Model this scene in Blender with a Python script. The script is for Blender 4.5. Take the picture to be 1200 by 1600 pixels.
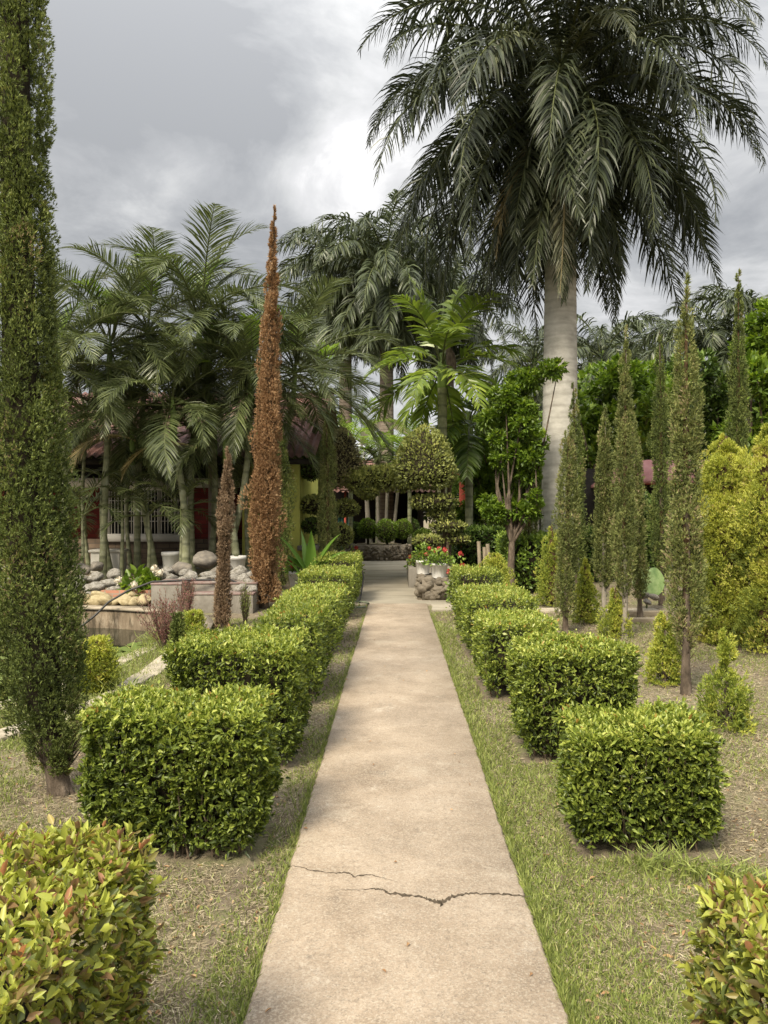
import bpy, math, random
import numpy as np
for o in list(bpy.data.objects): bpy.data.objects.remove(o)
scene = bpy.context.scene
col = scene.collection
PI = math.pi
R = math.radians
rng = np.random.default_rng(7)
random.seed(7)

# ------------------------------------------------------------------ camera
CAMZ = 1.6
cd = bpy.data.cameras.new('camera'); cam = bpy.data.objects.new('camera', cd); col.objects.link(cam)
cam.location = (0, 0, CAMZ); cam.rotation_euler = (R(90), 0, 0)
cd.sensor_fit = 'VERTICAL'; cd.sensor_height = 36; cd.lens = 27.0
cd.shift_x = -18/1600.0; cd.shift_y = -2/1600.0
cd.clip_start = 0.05; cd.clip_end = 2000
scene.camera = cam
scene.render.resolution_x = 768; scene.render.resolution_y = 1024
scene.render.engine = 'CYCLES'
scene.cycles.max_bounces = 6; scene.cycles.diffuse_bounces = 3; scene.cycles.glossy_bounces = 2
scene.cycles.transmission_bounces = 3; scene.cycles.transparent_max_bounces = 4
scene.view_settings.view_transform = 'Standard'; scene.view_settings.look = 'None'
scene.view_settings.gamma = 1.0; scene.view_settings.exposure = 1.9

# ------------------------------------------------------------------ world: overcast sky
SUN_EL, SUN_AZ = 47, 208      # azimuth: direction the light comes from, degrees clockwise from +Y
world = bpy.data.worlds.new('World'); scene.world = world; world.use_nodes = True
nt = world.node_tree; nt.nodes.clear()
def wn(t, **kw):
    n = nt.nodes.new(t)
    for k, v in kw.items(): setattr(n, k, v)
    return n
def wl(a, b): nt.links.new(a, b)
def wmath(op, a, b=None, clamp=False):
    n = wn('ShaderNodeMath', operation=op); n.use_clamp = clamp
    for i, s in enumerate((a, b)):
        if s is None: continue
        if isinstance(s, (int, float)): n.inputs[i].default_value = s
        else: wl(s, n.inputs[i])
    return n.outputs[0]
out = wn('ShaderNodeOutputWorld')
sky = wn('ShaderNodeTexSky', sky_type='NISHITA'); sky.sun_disc = False
sky.sun_elevation = R(SUN_EL); sky.sun_rotation = R(SUN_AZ); sky.air_density = 1; sky.dust_density = 4
bg1 = wn('ShaderNodeBackground'); bg1.inputs[1].default_value = 0.05; wl(sky.outputs[0], bg1.inputs[0])
tc = wn('ShaderNodeTexCoord'); sep = wn('ShaderNodeSeparateXYZ'); wl(tc.outputs['Generated'], sep.inputs[0])
zc = wmath('ADD', wmath('MAXIMUM', sep.outputs[2], 0.0), 0.22)
comb = wn('ShaderNodeCombineXYZ'); wl(wmath('DIVIDE', sep.outputs[0], zc), comb.inputs[0]); wl(wmath('DIVIDE', sep.outputs[1], zc), comb.inputs[1])
def wnoise(scale, detail, rough, dist, off):
    m = wn('ShaderNodeVectorMath', operation='ADD'); wl(comb.outputs[0], m.inputs[0]); m.inputs[1].default_value = off
    n = wn('ShaderNodeTexNoise'); n.inputs['Scale'].default_value = scale; n.inputs['Detail'].default_value = detail
    n.inputs['Roughness'].default_value = rough; n.inputs['Distortion'].default_value = dist; wl(m.outputs[0], n.inputs['Vector']); return n.outputs[0]
n1 = wnoise(0.9, 7, 0.55, 0.35, (3.1, 1.7, 0)); n2 = wnoise(2.6, 8, 0.6, 0.5, (8.1, 0.4, 3))
cl = wmath('ADD', wmath('MULTIPLY', n1, 0.52), wmath('MULTIPLY', n2, 0.48))
# brighter break in the cloud in front of the camera, up and slightly left
def wglow(d, p):
    dp = wn('ShaderNodeVectorMath', operation='DOT_PRODUCT'); nn = wn('ShaderNodeVectorMath', operation='NORMALIZE')
    wl(tc.outputs['Generated'], nn.inputs[0]); wl(nn.outputs[0], dp.inputs[0])
    l = math.sqrt(sum(c*c for c in d)); dp.inputs[1].default_value = [c/l for c in d]
    return wmath('POWER', wmath('MAXIMUM', dp.outputs['Value'], 0.0), p)
g1 = wglow((-0.09, 1, 0.46), 180); g2 = wglow((0.0, 1, 0.13), 14); g3 = wglow((-.34, 1, .36), 40); g4 = wglow((-.12, 1, .62), 70)
cl = wmath('ADD', cl, wmath('MULTIPLY', wmath('SUBTRACT', g1, 0.08), 0.08))
cl = wmath('ADD', cl, wmath('MULTIPLY', g2, 0.06))
cl = wmath('SUBTRACT', cl, wmath('MULTIPLY', g3, 0.055))
cl = wmath('SUBTRACT', cl, wmath('MULTIPLY', g4, 0.04))
ramp = wn('ShaderNodeValToRGB'); wl(wmath('MULTIPLY_ADD', cl, 1.25, False) if False else wmath('SUBTRACT', wmath('MULTIPLY', cl, 1.65), 0.335), ramp.inputs[0])
e = ramp.color_ramp.elements
e[0].position = 0.36; e[0].color = (0.345, 0.352, 0.362, 1)
e[1].position = 0.70; e[1].color = (0.98, 0.965, 0.95, 1)
x = e.new(0.46); x.color = (0.445, 0.45, 0.456, 1)
x = e.new(0.53); x.color = (0.56, 0.562, 0.56, 1)
x = e.new(0.61); x.color = (0.68, 0.675, 0.675, 1)
bg2 = wn('ShaderNodeBackground'); wl(ramp.outputs[0], bg2.inputs[0])
# an overcast sky is brightest towards the zenith
wl(wmath('ADD', wmath('MULTIPLY', wmath('POWER', wmath('MAXIMUM', sep.outputs[2], 0.0), 3.4), 1.35), 0.305), bg2.inputs[1])
add = wn('ShaderNodeMixShader'); add.inputs[0].default_value = 0.93; wl(bg1.outputs[0], add.inputs[1]); wl(bg2.outputs[0], add.inputs[2])
wl(add.outputs[0], out.inputs[0])

# ------------------------------------------------------------------ sun (behind thin cloud)
sl = bpy.data.lights.new('sun', 'SUN'); sun = bpy.data.objects.new('sun', sl); col.objects.link(sun)
sl.energy = 1.5; sl.angle = R(16); sl.color = (1.0, 0.90, 0.72)
sun.rotation_euler = (R(90-SUN_EL), 0, R(180-SUN_AZ)); sun.location = (0, 0, 30)

# ------------------------------------------------------------------ pixel helpers (photo 1200x1600)
F = 1200.0
def X(px, Y): return (px-618)*Y/F
def Z(py, Y): return CAMZ-(py-798)*Y/F
def G(px, py):
    Y = CAMZ*F/(py-798.0); return (X(px, Y), Y)

# ------------------------------------------------------------------ object helpers
def tag(o, label=None, cat=None, group=None, kind=None):
    if label: o['label'] = label
    if cat: o['category'] = cat
    if group: o['group'] = group
    if kind: o['kind'] = kind
    return o
def thing(name, loc, label, cat, group=None, rz=0):
    o = bpy.data.objects.new(name, None); col.objects.link(o); o.location = loc; o.rotation_euler[2] = rz
    o.empty_display_size = 0.2
    return tag(o, label, cat, group)
class Geo:
    def __init__(s): s.V = []; s.F = []; s.M = []; s.T = []; s.n = 0
    def add(s, V, Fc, mi=0, t=0.0):
        V = np.asarray(V, dtype=np.float32).reshape(-1, 3); Fc = np.asarray(Fc, dtype=np.int32)
        s.V.append(V); s.F.append(Fc+s.n); s.M.append(np.full(len(Fc), mi, np.int32))
        s.T.append(np.broadcast_to(np.asarray(t, dtype=np.float32), (len(V),)).copy()); s.n += len(V); return s
    def mesh(s, name, mats, smooth=False):
        me = bpy.data.meshes.new(name)
        V = np.concatenate(s.V); me.vertices.add(len(V)); me.vertices.foreach_set('co', V.ravel())
        loops = np.concatenate([f.ravel() for f in s.F]); cnt = np.concatenate([np.full(len(f), f.shape[1], np.int32) for f in s.F])
        me.loops.add(len(loops)); me.loops.foreach_set('vertex_index', loops)
        st = np.concatenate([[0], np.cumsum(cnt)[:-1]]).astype(np.int32)
        me.polygons.add(len(cnt)); me.polygons.foreach_set('loop_start', st); me.polygons.foreach_set('loop_total', cnt)
        me.polygons.foreach_set('material_index', np.concatenate(s.M))
        if smooth: me.polygons.foreach_set('use_smooth', np.ones(len(cnt), bool))
        a = me.attributes.new('tint', 'FLOAT', 'POINT'); a.data.foreach_set('value', np.concatenate(s.T))
        for m in (mats if isinstance(mats, (list, tuple)) else [mats]): me.materials.append(m)
        me.update(calc_edges=True); me.validate(); return me
    def obj(s, name, mats, parent=None, loc=(0, 0, 0), smooth=False):
        return link(name, s.mesh(name, mats, smooth), parent, loc)
def link(name, me, parent=None, loc=(0, 0, 0), rot=(0, 0, 0), scale=(1, 1, 1)):
    o = bpy.data.objects.new(name, me); col.objects.link(o); o.parent = parent; o.location = loc; o.rotation_euler = rot; o.scale = scale; return o
BOXF = np.array([[0,3,2,1],[4,5,6,7],[0,1,5,4],[1,2,6,5],[2,3,7,6],[3,0,4,7]])
def box(g, x0, x1, y0, y1, z0, z1, mi=0, rz=0, t=0.0, jit=0):
    V = np.array([[x0,y0,z0],[x1,y0,z0],[x1,y1,z0],[x0,y1,z0],[x0,y0,z1],[x1,y0,z1],[x1,y1,z1],[x0,y1,z1]], float)
    if jit: V += rng.uniform(-jit, jit, V.shape)
    if rz:
        c = np.array([(x0+x1)/2, (y0+y1)/2]); d = V[:, :2]-c; V[:, 0] = c[0]+d[:, 0]*math.cos(rz)-d[:, 1]*math.sin(rz); V[:, 1] = c[1]+d[:, 0]*math.sin(rz)+d[:, 1]*math.cos(rz)
    g.add(V, BOXF, mi, t); return g
def bevel(o, w=0.01, seg=2):
    m = o.modifiers.new('bevel', 'BEVEL'); m.width = w; m.segments = seg; m.limit_method = 'ANGLE'; return o
def tube(g, pts, rad, sides=8, mi=0, cap=True, t=0.0):
    pts = np.asarray(pts, float); n = len(pts); rad = np.broadcast_to(np.asarray(rad, float), (n,))
    tg = np.gradient(pts, axis=0); tg /= np.linalg.norm(tg, axis=1, keepdims=True)+1e-9
    ref = np.array([0, 0, 1.]) if abs(tg[:, 2]).mean() < .8 else np.array([1., 0, 0])
    a = np.cross(tg, ref); a /= np.linalg.norm(a, axis=1, keepdims=True)+1e-9; b = np.cross(tg, a)
    th = np.arange(sides)*2*PI/sides
    V = pts[:, None]+rad[:, None, None]*(a[:, None]*np.cos(th)[None, :, None]+b[:, None]*np.sin(th)[None, :, None])
    i = np.arange(n-1)[:, None]*sides; j = np.arange(sides)[None]; k = (j+1) % sides
    Fc = np.stack([i+j, i+k, i+sides+k, i+sides+j], -1).reshape(-1, 4)
    g.add(V.reshape(-1, 3), Fc, mi, t)
    if cap:
        V2 = np.concatenate([V[-1], pts[-1:]]); g.add(V2, [[q, (q+1) % sides, sides] for q in range(sides)], mi, t)
    return g
def unit(v): return v/(np.linalg.norm(v, axis=-1, keepdims=True)+1e-9)
def rdir(n):
    return unit(rng.normal(size=(n, 3)))
def leaves(g, P, T, N, L, W, fold=0.3, mi=0, t=0.0, simple=False):
    """P base, T tip direction, N face normal, L, W arrays: one leaf (its own island) per row"""
    n = len(P); T = unit(T); S = unit(np.cross(T, N)); N = np.cross(S, T)
    L = np.broadcast_to(L, (n,))[:, None]; W = np.broadcast_to(W, (n,))[:, None]; t = np.broadcast_to(t, (n,))
    if simple:
        V = np.stack([P, P+T*L*.4+S*W*.5, P+T*L, P+T*L*.4-S*W*.5], 1)
        Fc = np.arange(n)[:, None]*4+np.array([0, 1, 2, 3])
        g.add(V.reshape(-1, 3), Fc, mi, np.repeat(t, 4)); return g
    up = N*W*fold
    V = np.stack([P, P+T*L*.3+S*W*.5+up, P+T*L*.68+S*W*.36+up*.7, P+T*L-N*L*.12, P+T*L*.68-S*W*.36+up*.7, P+T*L*.3-S*W*.5+up], 1)
    b = np.arange(n)[:, None]*6
    Fc = np.concatenate([b+np.array([0, 1, 2, 3]), b+np.array([0, 3, 4, 5])])
    g.add(V.reshape(-1, 3), Fc, mi, np.repeat(t, 6)); return g

# ------------------------------------------------------------------ materials
def mat_new(name):
    m = bpy.data.materials.new(name); m.use_nodes = True; m.node_tree.nodes.clear(); return m, m.node_tree
def setramp(r, stops, interp='LINEAR'):
    el = r.color_ramp.elements; r.color_ramp.interpolation = interp
    while len(el) > 1: el.remove(el[-1])
    el[0].position = stops[0][0]; el[0].color = (*stops[0][1], 1)
    for p, c in stops[1:]: k = el.new(p); k.color = (*c, 1)
def leafmat(name, stops, trans=0.25, rough=0.5, tintw=0.4, spec=0.4):
    m, t = mat_new(name); N = t.nodes.new; Lk = t.links.new
    o = N('ShaderNodeOutputMaterial'); b = N('ShaderNodeBsdfPrincipled'); tr = N('ShaderNodeBsdfTranslucent'); mx = N('ShaderNodeMixShader')
    geo = N('ShaderNodeNewGeometry'); at = N('ShaderNodeAttribute'); at.attribute_name = 'tint'
    a = N('ShaderNodeMath'); a.operation = 'MULTIPLY'; a.inputs[1].default_value = 1-tintw; Lk(geo.outputs['Random Per Island'], a.inputs[0])
    c = N('ShaderNodeMath'); c.operation = 'MULTIPLY_ADD'; c.inputs[1].default_value = tintw; Lk(at.outputs['Fac'], c.inputs[0]); Lk(a.outputs[0], c.inputs[2])
    r = N('ShaderNodeValToRGB'); setramp(r, stops); Lk(c.outputs[0], r.inputs[0])
    Lk(r.outputs[0], b.inputs['Base Color']); b.inputs['Roughness'].default_value = rough; b.inputs['Specular IOR Level'].default_value = spec
    hs = N('ShaderNodeHueSaturation'); hs.inputs['Value'].default_value = 1.5; hs.inputs['Saturation'].default_value = 1.1; Lk(r.outputs[0], hs.inputs['Color']); Lk(hs.outputs[0], tr.inputs[0])
    mx.inputs[0].default_value = trans; Lk(b.outputs[0], mx.inputs[1]); Lk(tr.outputs[0], mx.inputs[2]); Lk(mx.outputs[0], o.inputs[0]); return m
def surf(name, stops, scale=4, detail=6, rough=0.85, bump=0.3, bscale=None, dist=0, coord='Object', rough_n=0.6, stretch=(1, 1, 1), layers=(), brick=None, wave=None, bdist=0.02, metal=0, spec=0.3):
    """noise-ramped surface. layers: (scale, lo, hi, colour, strength) patches; brick/wave optional"""
    m, t = mat_new(name); N = t.nodes.new; Lk = t.links.new
    o = N('ShaderNodeOutputMaterial'); b = N('ShaderNodeBsdfPrincipled'); Lk(b.outputs[0], o.inputs[0])
    tcn = N('ShaderNodeTexCoord'); mp = N('ShaderNodeMapping'); mp.inputs['Scale'].default_value = stretch; Lk(tcn.outputs[coord], mp.inputs[0]); vec = mp.outputs[0]
    def noise(s, d=6, r_=0.6, di=0):
        n = N('ShaderNodeTexNoise'); n.inputs['Scale'].default_value = s; n.inputs['Detail'].default_value = d; n.inputs['Roughness'].default_value = r_; n.inputs['Distortion'].default_value = di; Lk(vec, n.inputs['Vector']); return n.outputs[0]
    def mixc(f, a, bb):
        x_ = N('ShaderNodeMix'); x_.data_type = 'RGBA'; Lk(f, x_.inputs[0]); Lk(a, x_.inputs[6])
        if isinstance(bb, tuple): x_.inputs[7].default_value = (*bb, 1)
        else: Lk(bb, x_.inputs[7])
        return x_.outputs[2]
    r = N('ShaderNodeValToRGB'); setramp(r, stops); Lk(noise(scale, detail, rough_n, dist), r.inputs[0]); c = r.outputs[0]
    for (s, lo, hi, cc, st, *rest) in layers:
        mr = N('ShaderNodeMapRange'); mr.inputs[1].default_value = lo; mr.inputs[2].default_value = hi; mr.inputs[3].default_value = 0; mr.inputs[4].default_value = st
        Lk(noise(s, 8, rest[0] if rest else .65, .3), mr.inputs[0]); c = mixc(mr.outputs[0], c, cc)
    hsrc = noise(bscale or scale*6, 8, .65)
    if brick:
        bw, bh, mort, mc = brick
        bt = N('ShaderNodeTexBrick'); bt.inputs['Scale'].default_value = 1; bt.inputs['Brick Width'].default_value = bw; bt.inputs['Row Height'].default_value = bh; bt.inputs['Mortar Size'].default_value = mort; bt.inputs['Mortar Smooth'].default_value = .3
        sp = N('ShaderNodeSeparateXYZ'); Lk(tcn.outputs[coord], sp.inputs[0]); cb = N('ShaderNodeCombineXYZ')
        ad = N('ShaderNodeMath'); ad.operation = 'ADD'; Lk(sp.outputs[0], ad.inputs[0]); Lk(sp.outputs[1], ad.inputs[1]); Lk(ad.outputs[0], cb.inputs[0]); Lk(sp.outputs[2], cb.inputs[1]); Lk(cb.outputs[0], bt.inputs['Vector'])
        bt.inputs['Color1'].default_value = (1, 1, 1, 1); bt.inputs['Color2'].default_value = (.7, .7, .7, 1); bt.inputs['Mortar'].default_value = (0, 0, 0, 1)
        mm = N('ShaderNodeMix'); mm.data_type = 'RGBA'; mm.blend_type = 'MULTIPLY'; mm.inputs[0].default_value = 1; Lk(c, mm.inputs[6]); Lk(bt.outputs['Color'], mm.inputs[7])
        c = mixc(bt.outputs['Fac'], mm.outputs[2], mc)
    if wave:
        ws, wc, wst = wave   # horizontal rings along z
        w = N('ShaderNodeTexWave'); w.wave_type = 'BANDS'; w.bands_direction = 'Z'; w.inputs['Scale'].default_value = ws; w.inputs['Distortion'].default_value = 1.2; w.inputs['Detail'].default_value = 3; w.inputs['Detail Scale'].default_value = 2; Lk(tcn.outputs[coord], w.inputs['Vector'])
        mr = N('ShaderNodeMapRange'); mr.inputs[1].default_value = .8; mr.inputs[2].default_value = .98; mr.inputs[4].default_value = wst; Lk(w.outputs['Fac'], mr.inputs[0]); c = mixc(mr.outputs[0], c, wc)
    Lk(c, b.inputs['Base Color']); b.inputs['Roughness'].default_value = rough; b.inputs['Metallic'].default_value = metal; b.inputs['Specular IOR Level'].default_value = spec
    if bump:
        bp = N('ShaderNodeBump'); bp.inputs['Strength'].default_value = bump; bp.inputs['Distance'].default_value = bdist; Lk(hsrc, bp.inputs['Height']); Lk(bp.outputs[0], b.inputs['Normal'])
    return m
M = {}
# hedge leaves: dark inner leaves coloured as if shaded -> mid green -> yellow green young leaves, a few turned red or yellow
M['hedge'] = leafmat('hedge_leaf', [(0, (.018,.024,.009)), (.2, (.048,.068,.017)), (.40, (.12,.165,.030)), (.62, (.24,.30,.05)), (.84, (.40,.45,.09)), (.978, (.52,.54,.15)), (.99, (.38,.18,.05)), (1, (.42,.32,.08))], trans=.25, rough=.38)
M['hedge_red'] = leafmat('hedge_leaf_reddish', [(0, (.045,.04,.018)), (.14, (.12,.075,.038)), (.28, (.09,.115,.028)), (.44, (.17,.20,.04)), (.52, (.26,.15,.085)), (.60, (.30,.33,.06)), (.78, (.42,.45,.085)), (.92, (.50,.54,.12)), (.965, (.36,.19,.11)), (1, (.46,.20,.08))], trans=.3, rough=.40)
M['hedge_dark'] = leafmat('dark_hedge_leaf', [(0, (.018,.033,.009)), (.4, (.053,.098,.020)), (.75, (.120,.195,.033)), (1, (.270,.364,.066))], trans=.15, rough=.45)
M['privet'] = leafmat('clipped_leaf', [(0, (.040,.073,.015)), (.4, (.119,.194,.030)), (.75, (.251,.351,.055)), (1, (.422,.508,.099))], trans=.2, rough=.45)
M['topiary'] = leafmat('topiary_leaf', [(0, (.071,.079,.037)), (.3, (.172,.197,.062)), (.6, (.316,.355,.100)), (.85, (.517,.525,.163)), (1, (.661,.630,.250))], trans=.2, rough=.5)
M['topiary_brown'] = leafmat('topiary_leaf_browned', [(0, (.072,.060,.036)), (.35, (.192,.168,.084)), (.7, (.300,.288,.132)), (1, (.432,.396,.204))], trans=.15, rough=.6)
M['cyp'] = leafmat('cypress_spray', [(0, (.028,.036,.012)), (.3, (.085,.115,.028)), (.6, (.19,.235,.056)), (.78, (.31,.36,.095)), (.84, (.20,.15,.07)), (1, (.36,.26,.16))], trans=.1, rough=.65, tintw=.5)
M['cyp_old'] = leafmat('cypress_spray_olive', [(0, (.045,.055,.02)), (.3, (.115,.14,.042)), (.6, (.22,.25,.075)), (.78, (.33,.34,.12)), (.86, (.28,.21,.12)), (1, (.42,.33,.21))], trans=.15, rough=.7, tintw=.5)
M['cyp_dead'] = leafmat('dead_cypress_spray', [(0, (.12,.065,.032)), (.35, (.25,.14,.065)), (.7, (.42,.26,.13)), (1, (.58,.42,.25))], trans=.1, rough=.85)
M['cyp_dead2'] = leafmat('dead_cypress_spray_dull', [(0, (.11,.075,.05)), (.4, (.22,.15,.09)), (.75, (.35,.25,.16)), (1, (.46,.34,.23))], trans=.1, rough=.85)
M['gold'] = leafmat('golden_spray', [(0, (.07,.10,.022)), (.3, (.19,.235,.042)), (.55, (.40,.43,.07)), (.8, (.60,.60,.12)), (.94, (.26,.18,.1)), (1, (.68,.64,.2))], trans=.25, rough=.6, tintw=.65)
M['gold_green'] = leafmat('lime_spray', [(0, (.075,.108,.022)), (.35, (.213,.276,.044)), (.7, (.425,.456,.077)), (1, (.650,.600,.132))], trans=.2, rough=.6, tintw=.5)
M['frond'] = leafmat('royal_frond', [(0, (.014,.019,.010)), (.4, (.040,.052,.024)), (.75, (.085,.10,.050)), (1, (.21,.22,.12))], trans=.1, rough=.42, spec=.4)
M['frond_old'] = leafmat('royal_frond_old', [(0, (.070,.080,.045)), (.45, (.150,.160,.090)), (.8, (.240,.230,.140)), (1, (.360,.280,.150))], trans=.12, rough=.45)
M['frond_lit'] = leafmat('royal_frond_lit', [(0, (.090,.110,.055)), (.5, (.190,.210,.110)), (1, (.330,.330,.190))], trans=.2, rough=.38, spec=.6)  # lighter copy of the royal frond; light on it put into the colour
M['frond_far'] = leafmat('distant_frond', [(0, (.025,.034,.017)), (.4, (.06,.078,.034)), (.75, (.11,.135,.06)), (1, (.2,.22,.12))], trans=.15, rough=.4, spec=.45)
M['areca'] = leafmat('areca_leaf', [(0, (.024,.033,.014)), (.35, (.072,.092,.034)), (.7, (.155,.185,.068)), (1, (.32,.36,.15))], trans=.22, rough=.4, spec=.5)
M['areca_new'] = leafmat('areca_leaf_new', [(0, (.120,.200,.030)), (.5, (.220,.330,.050)), (1, (.360,.460,.100))], trans=.35, rough=.4)
M['areca_dry'] = leafmat('areca_leaf_dry', [(0, (.160,.120,.050)), (.5, (.300,.240,.100)), (1, (.450,.370,.200))], trans=.15, rough=.6)
M['bright'] = leafmat('fan_leaf', [(0, (.068,.101,.023)), (.4, (.166,.240,.040)), (.75, (.304,.392,.069)), (1, (.497,.557,.115))], trans=.3, rough=.36, spec=.5)
M['broad'] = leafmat('broad_leaf', [(0, (.040,.070,.013)), (.4, (.103,.170,.024)), (.75, (.207,.300,.041)), (1, (.345,.440,.068))], trans=.3, rough=.42)
M['broad_dark'] = leafmat('broad_leaf_dark', [(0, (.022,.041,.011)), (.4, (.068,.115,.024)), (.75, (.135,.203,.044)), (1, (.240,.324,.077))], trans=.2, rough=.42)
M['broad_lime'] = leafmat('broad_leaf_lime', [(0, (.063,.104,.018)), (.4, (.189,.266,.036)), (.75, (.336,.418,.054)), (1, (.504,.551,.099))], trans=.35, rough=.42)
M['redleaf'] = leafmat('red_leaf', [(0, (.060,.035,.030)), (.4, (.160,.070,.060)), (.7, (.270,.130,.110)), (.85, (.140,.170,.070)), (1, (.380,.100,.120))], trans=.2, rough=.6)
M['petal_red'] = leafmat('red_petal', [(0, (.35,.03,.03)), (.5, (.50,.07,.06)), (1, (.62,.22,.18))], trans=.2)
M['petal_pale'] = leafmat('pale_petal', [(0, (.500,.420,.330)), (.5, (.680,.620,.500)), (1, (.750,.720,.660))], trans=.2)
M['grass'] = leafmat('grass_blade', [(0, (.075,.085,.03)), (.35, (.17,.21,.055)), (.65, (.29,.34,.085)), (.85, (.40,.43,.14)), (1, (.48,.42,.24))], trans=.25, rough=.6)
M['litter'] = leafmat('dry_blade', [(0, (.10,.078,.048)), (.3, (.24,.195,.125)), (.6, (.37,.31,.20)), (.85, (.54,.47,.32)), (1, (.28,.29,.10))], trans=.1, rough=.85)
M['lily'] = leafmat('lily_pad', [(0, (.08,.12,.03)), (.5, (.16,.22,.055)), (1, (.28,.30,.10))], trans=.1, rough=.4)
M['canna'] = leafmat('canna_leaf', [(0, (.070,.140,.030)), (.5, (.130,.240,.040)), (1, (.240,.380,.070))], trans=.3, rough=.35)
M['core'] = surf('shaded_twigs', [(.35, (.018,.015,.009)), (.65, (.04,.032,.018))], scale=30, rough=1, bump=0)  # near-black twiggy fill; shade inside the foliage put into its colour
M['corebrown'] = surf('dead_twigs', [(.35, (.05,.03,.015)), (.65, (.10,.06,.03))], scale=30, rough=1, bump=0)
M['twig'] = surf('twig_bark', [(.3, (.09,.065,.045)), (.7, (.2,.15,.105))], scale=40, rough=.9, bump=.2)
M['bark'] = surf('bark', [(.3, (.055,.042,.03)), (.5, (.12,.092,.068)), (.72, (.24,.19,.145))], scale=14, rough=.95, bump=.7, stretch=(1, 1, .5), bscale=55, bdist=.02)
M['paletrunk'] = surf('pale_bark', [(.3, (.2,.175,.14)), (.7, (.38,.34,.28))], scale=14, rough=.9, bump=.4, stretch=(1, 1, .4))
M['royaltrunk'] = surf('royal_trunk', [(.3, (.36,.34,.30)), (.5, (.50,.48,.43)), (.72, (.62,.60,.55))], scale=3, rough=.85, bump=.5, stretch=(1, 1, 2.2), bscale=26, wave=(1.3, (.2,.18,.15), .22), layers=((1.6, .5, .75, (.2,.19,.14), .5),))
M['fartrunk'] = surf('far_trunk', [(.3, (.16,.13,.10)), (.7, (.30,.25,.2))], scale=3, rough=.85, bump=.5, stretch=(1, 1, 2), wave=(2.2, (.1,.08,.06), .7))
M['shaft'] = surf('crownshaft', [(.3, (.10,.16,.04)), (.7, (.19,.27,.06))], scale=2, rough=.4, bump=.1, stretch=(2, 2, .5))
M['bamboo'] = surf('ringed_stem', [(.3, (.14,.15,.08)), (.5, (.25,.26,.15)), (.72, (.42,.42,.30))], scale=5, rough=.6, bump=.2, wave=(1.2, (.07,.075,.04), .55), layers=((3, .55, .72, (.34,.33,.24), .6),))
M['rachis'] = surf('frond_stalk', [(.3, (.07,.085,.03)), (.7, (.14,.16,.06))], scale=6, rough=.5, bump=0)
M['rachis_old'] = surf('frond_stalk_old', [(.3, (.22,.18,.09)), (.7, (.38,.33,.18))], scale=6, rough=.6, bump=0)

# ------------------------------------------------------------------ terrain
def sstep(a, b, v):
    t = np.clip((v-a)/(b-a), 0, 1); return t*t*(3-2*t)
POND = np.array([(-12, 4.9), (-3.9, 5.5), (-3.25, 6.1), (-3.08, 7.0), (-3.0, 8.2), (-2.9, 9.4), (-2.85, 10.4), (-3.1, 11.2), (-3.8, 11.9), (-5, 12.2), (-12, 12.4)])
def inpoly(x, y, poly):
    c = np.zeros(np.shape(x), bool); j = len(poly)-1
    for i in range(len(poly)):
        xi, yi = poly[i]; xj, yj = poly[j]
        with np.errstate(divide='ignore', invalid='ignore'):
            c ^= ((yi > y) != (yj > y)) & (x < (xj-xi)*(y-yi)/(yj-yi+1e-12)+xi)
        j = i
    return c
def gh(x, y):
    x = np.asarray(x, float); y = np.asarray(y, float)
    h = .38*sstep(12.4, 14.6, y)*sstep(-1.9, -2.5, x)*(1-sstep(30, 40, y))
    h = h+.012*np.sin(x*2.3+y*1.1)*np.cos(y*1.7-x)*(np.abs(x) > .7)*(1-sstep(15, 30, y))
    return h
xs = np.concatenate([[-400, -150, -60, -30, -18], np.arange(-12, 12.01, .1), [16, 24, 40, 90, 160, 400]])
ys = np.concatenate([[-60, -20, -8, -3], np.arange(-1, 20.01, .1), [22, 25, 30, 40, 60, 100, 200, 400, 700]])
GX, GY = np.meshgrid(xs, ys); GZ = gh(GX, GY)
GZ = GZ-.75*inpoly(GX, GY, POND)
near = (np.abs(GX) < 12) & (GY > -1) & (GY < 20)
GZ = GZ+near*rng.normal(0, .004, GX.shape)
V = np.stack([GX, GY, GZ], -1).reshape(-1, 3); nx = len(xs); ny = len(ys)
i = (np.arange(ny-1)[:, None]*nx+np.arange(nx-1)[None]).ravel(); Fg = np.stack([i, i+1, i+nx+1, i+nx], -1)
M['soil'] = surf('soil', [(.3, (.12,.092,.062)), (.5, (.22,.178,.122)), (.7, (.34,.28,.19))], scale=2.2, detail=10, rough=1, bump=.9, bscale=60, bdist=.02, rough_n=.75,
    layers=((1.1, .5, .62, (.17,.19,.07), .75, .8), (9, .56, .68, (.36,.31,.22), .6, .8), (26, .55, .65, (.07,.055,.035), .55, .8)))
g = Geo().add(V, Fg); tag(g.obj('ground', M['soil'], smooth=True), kind='structure')

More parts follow.
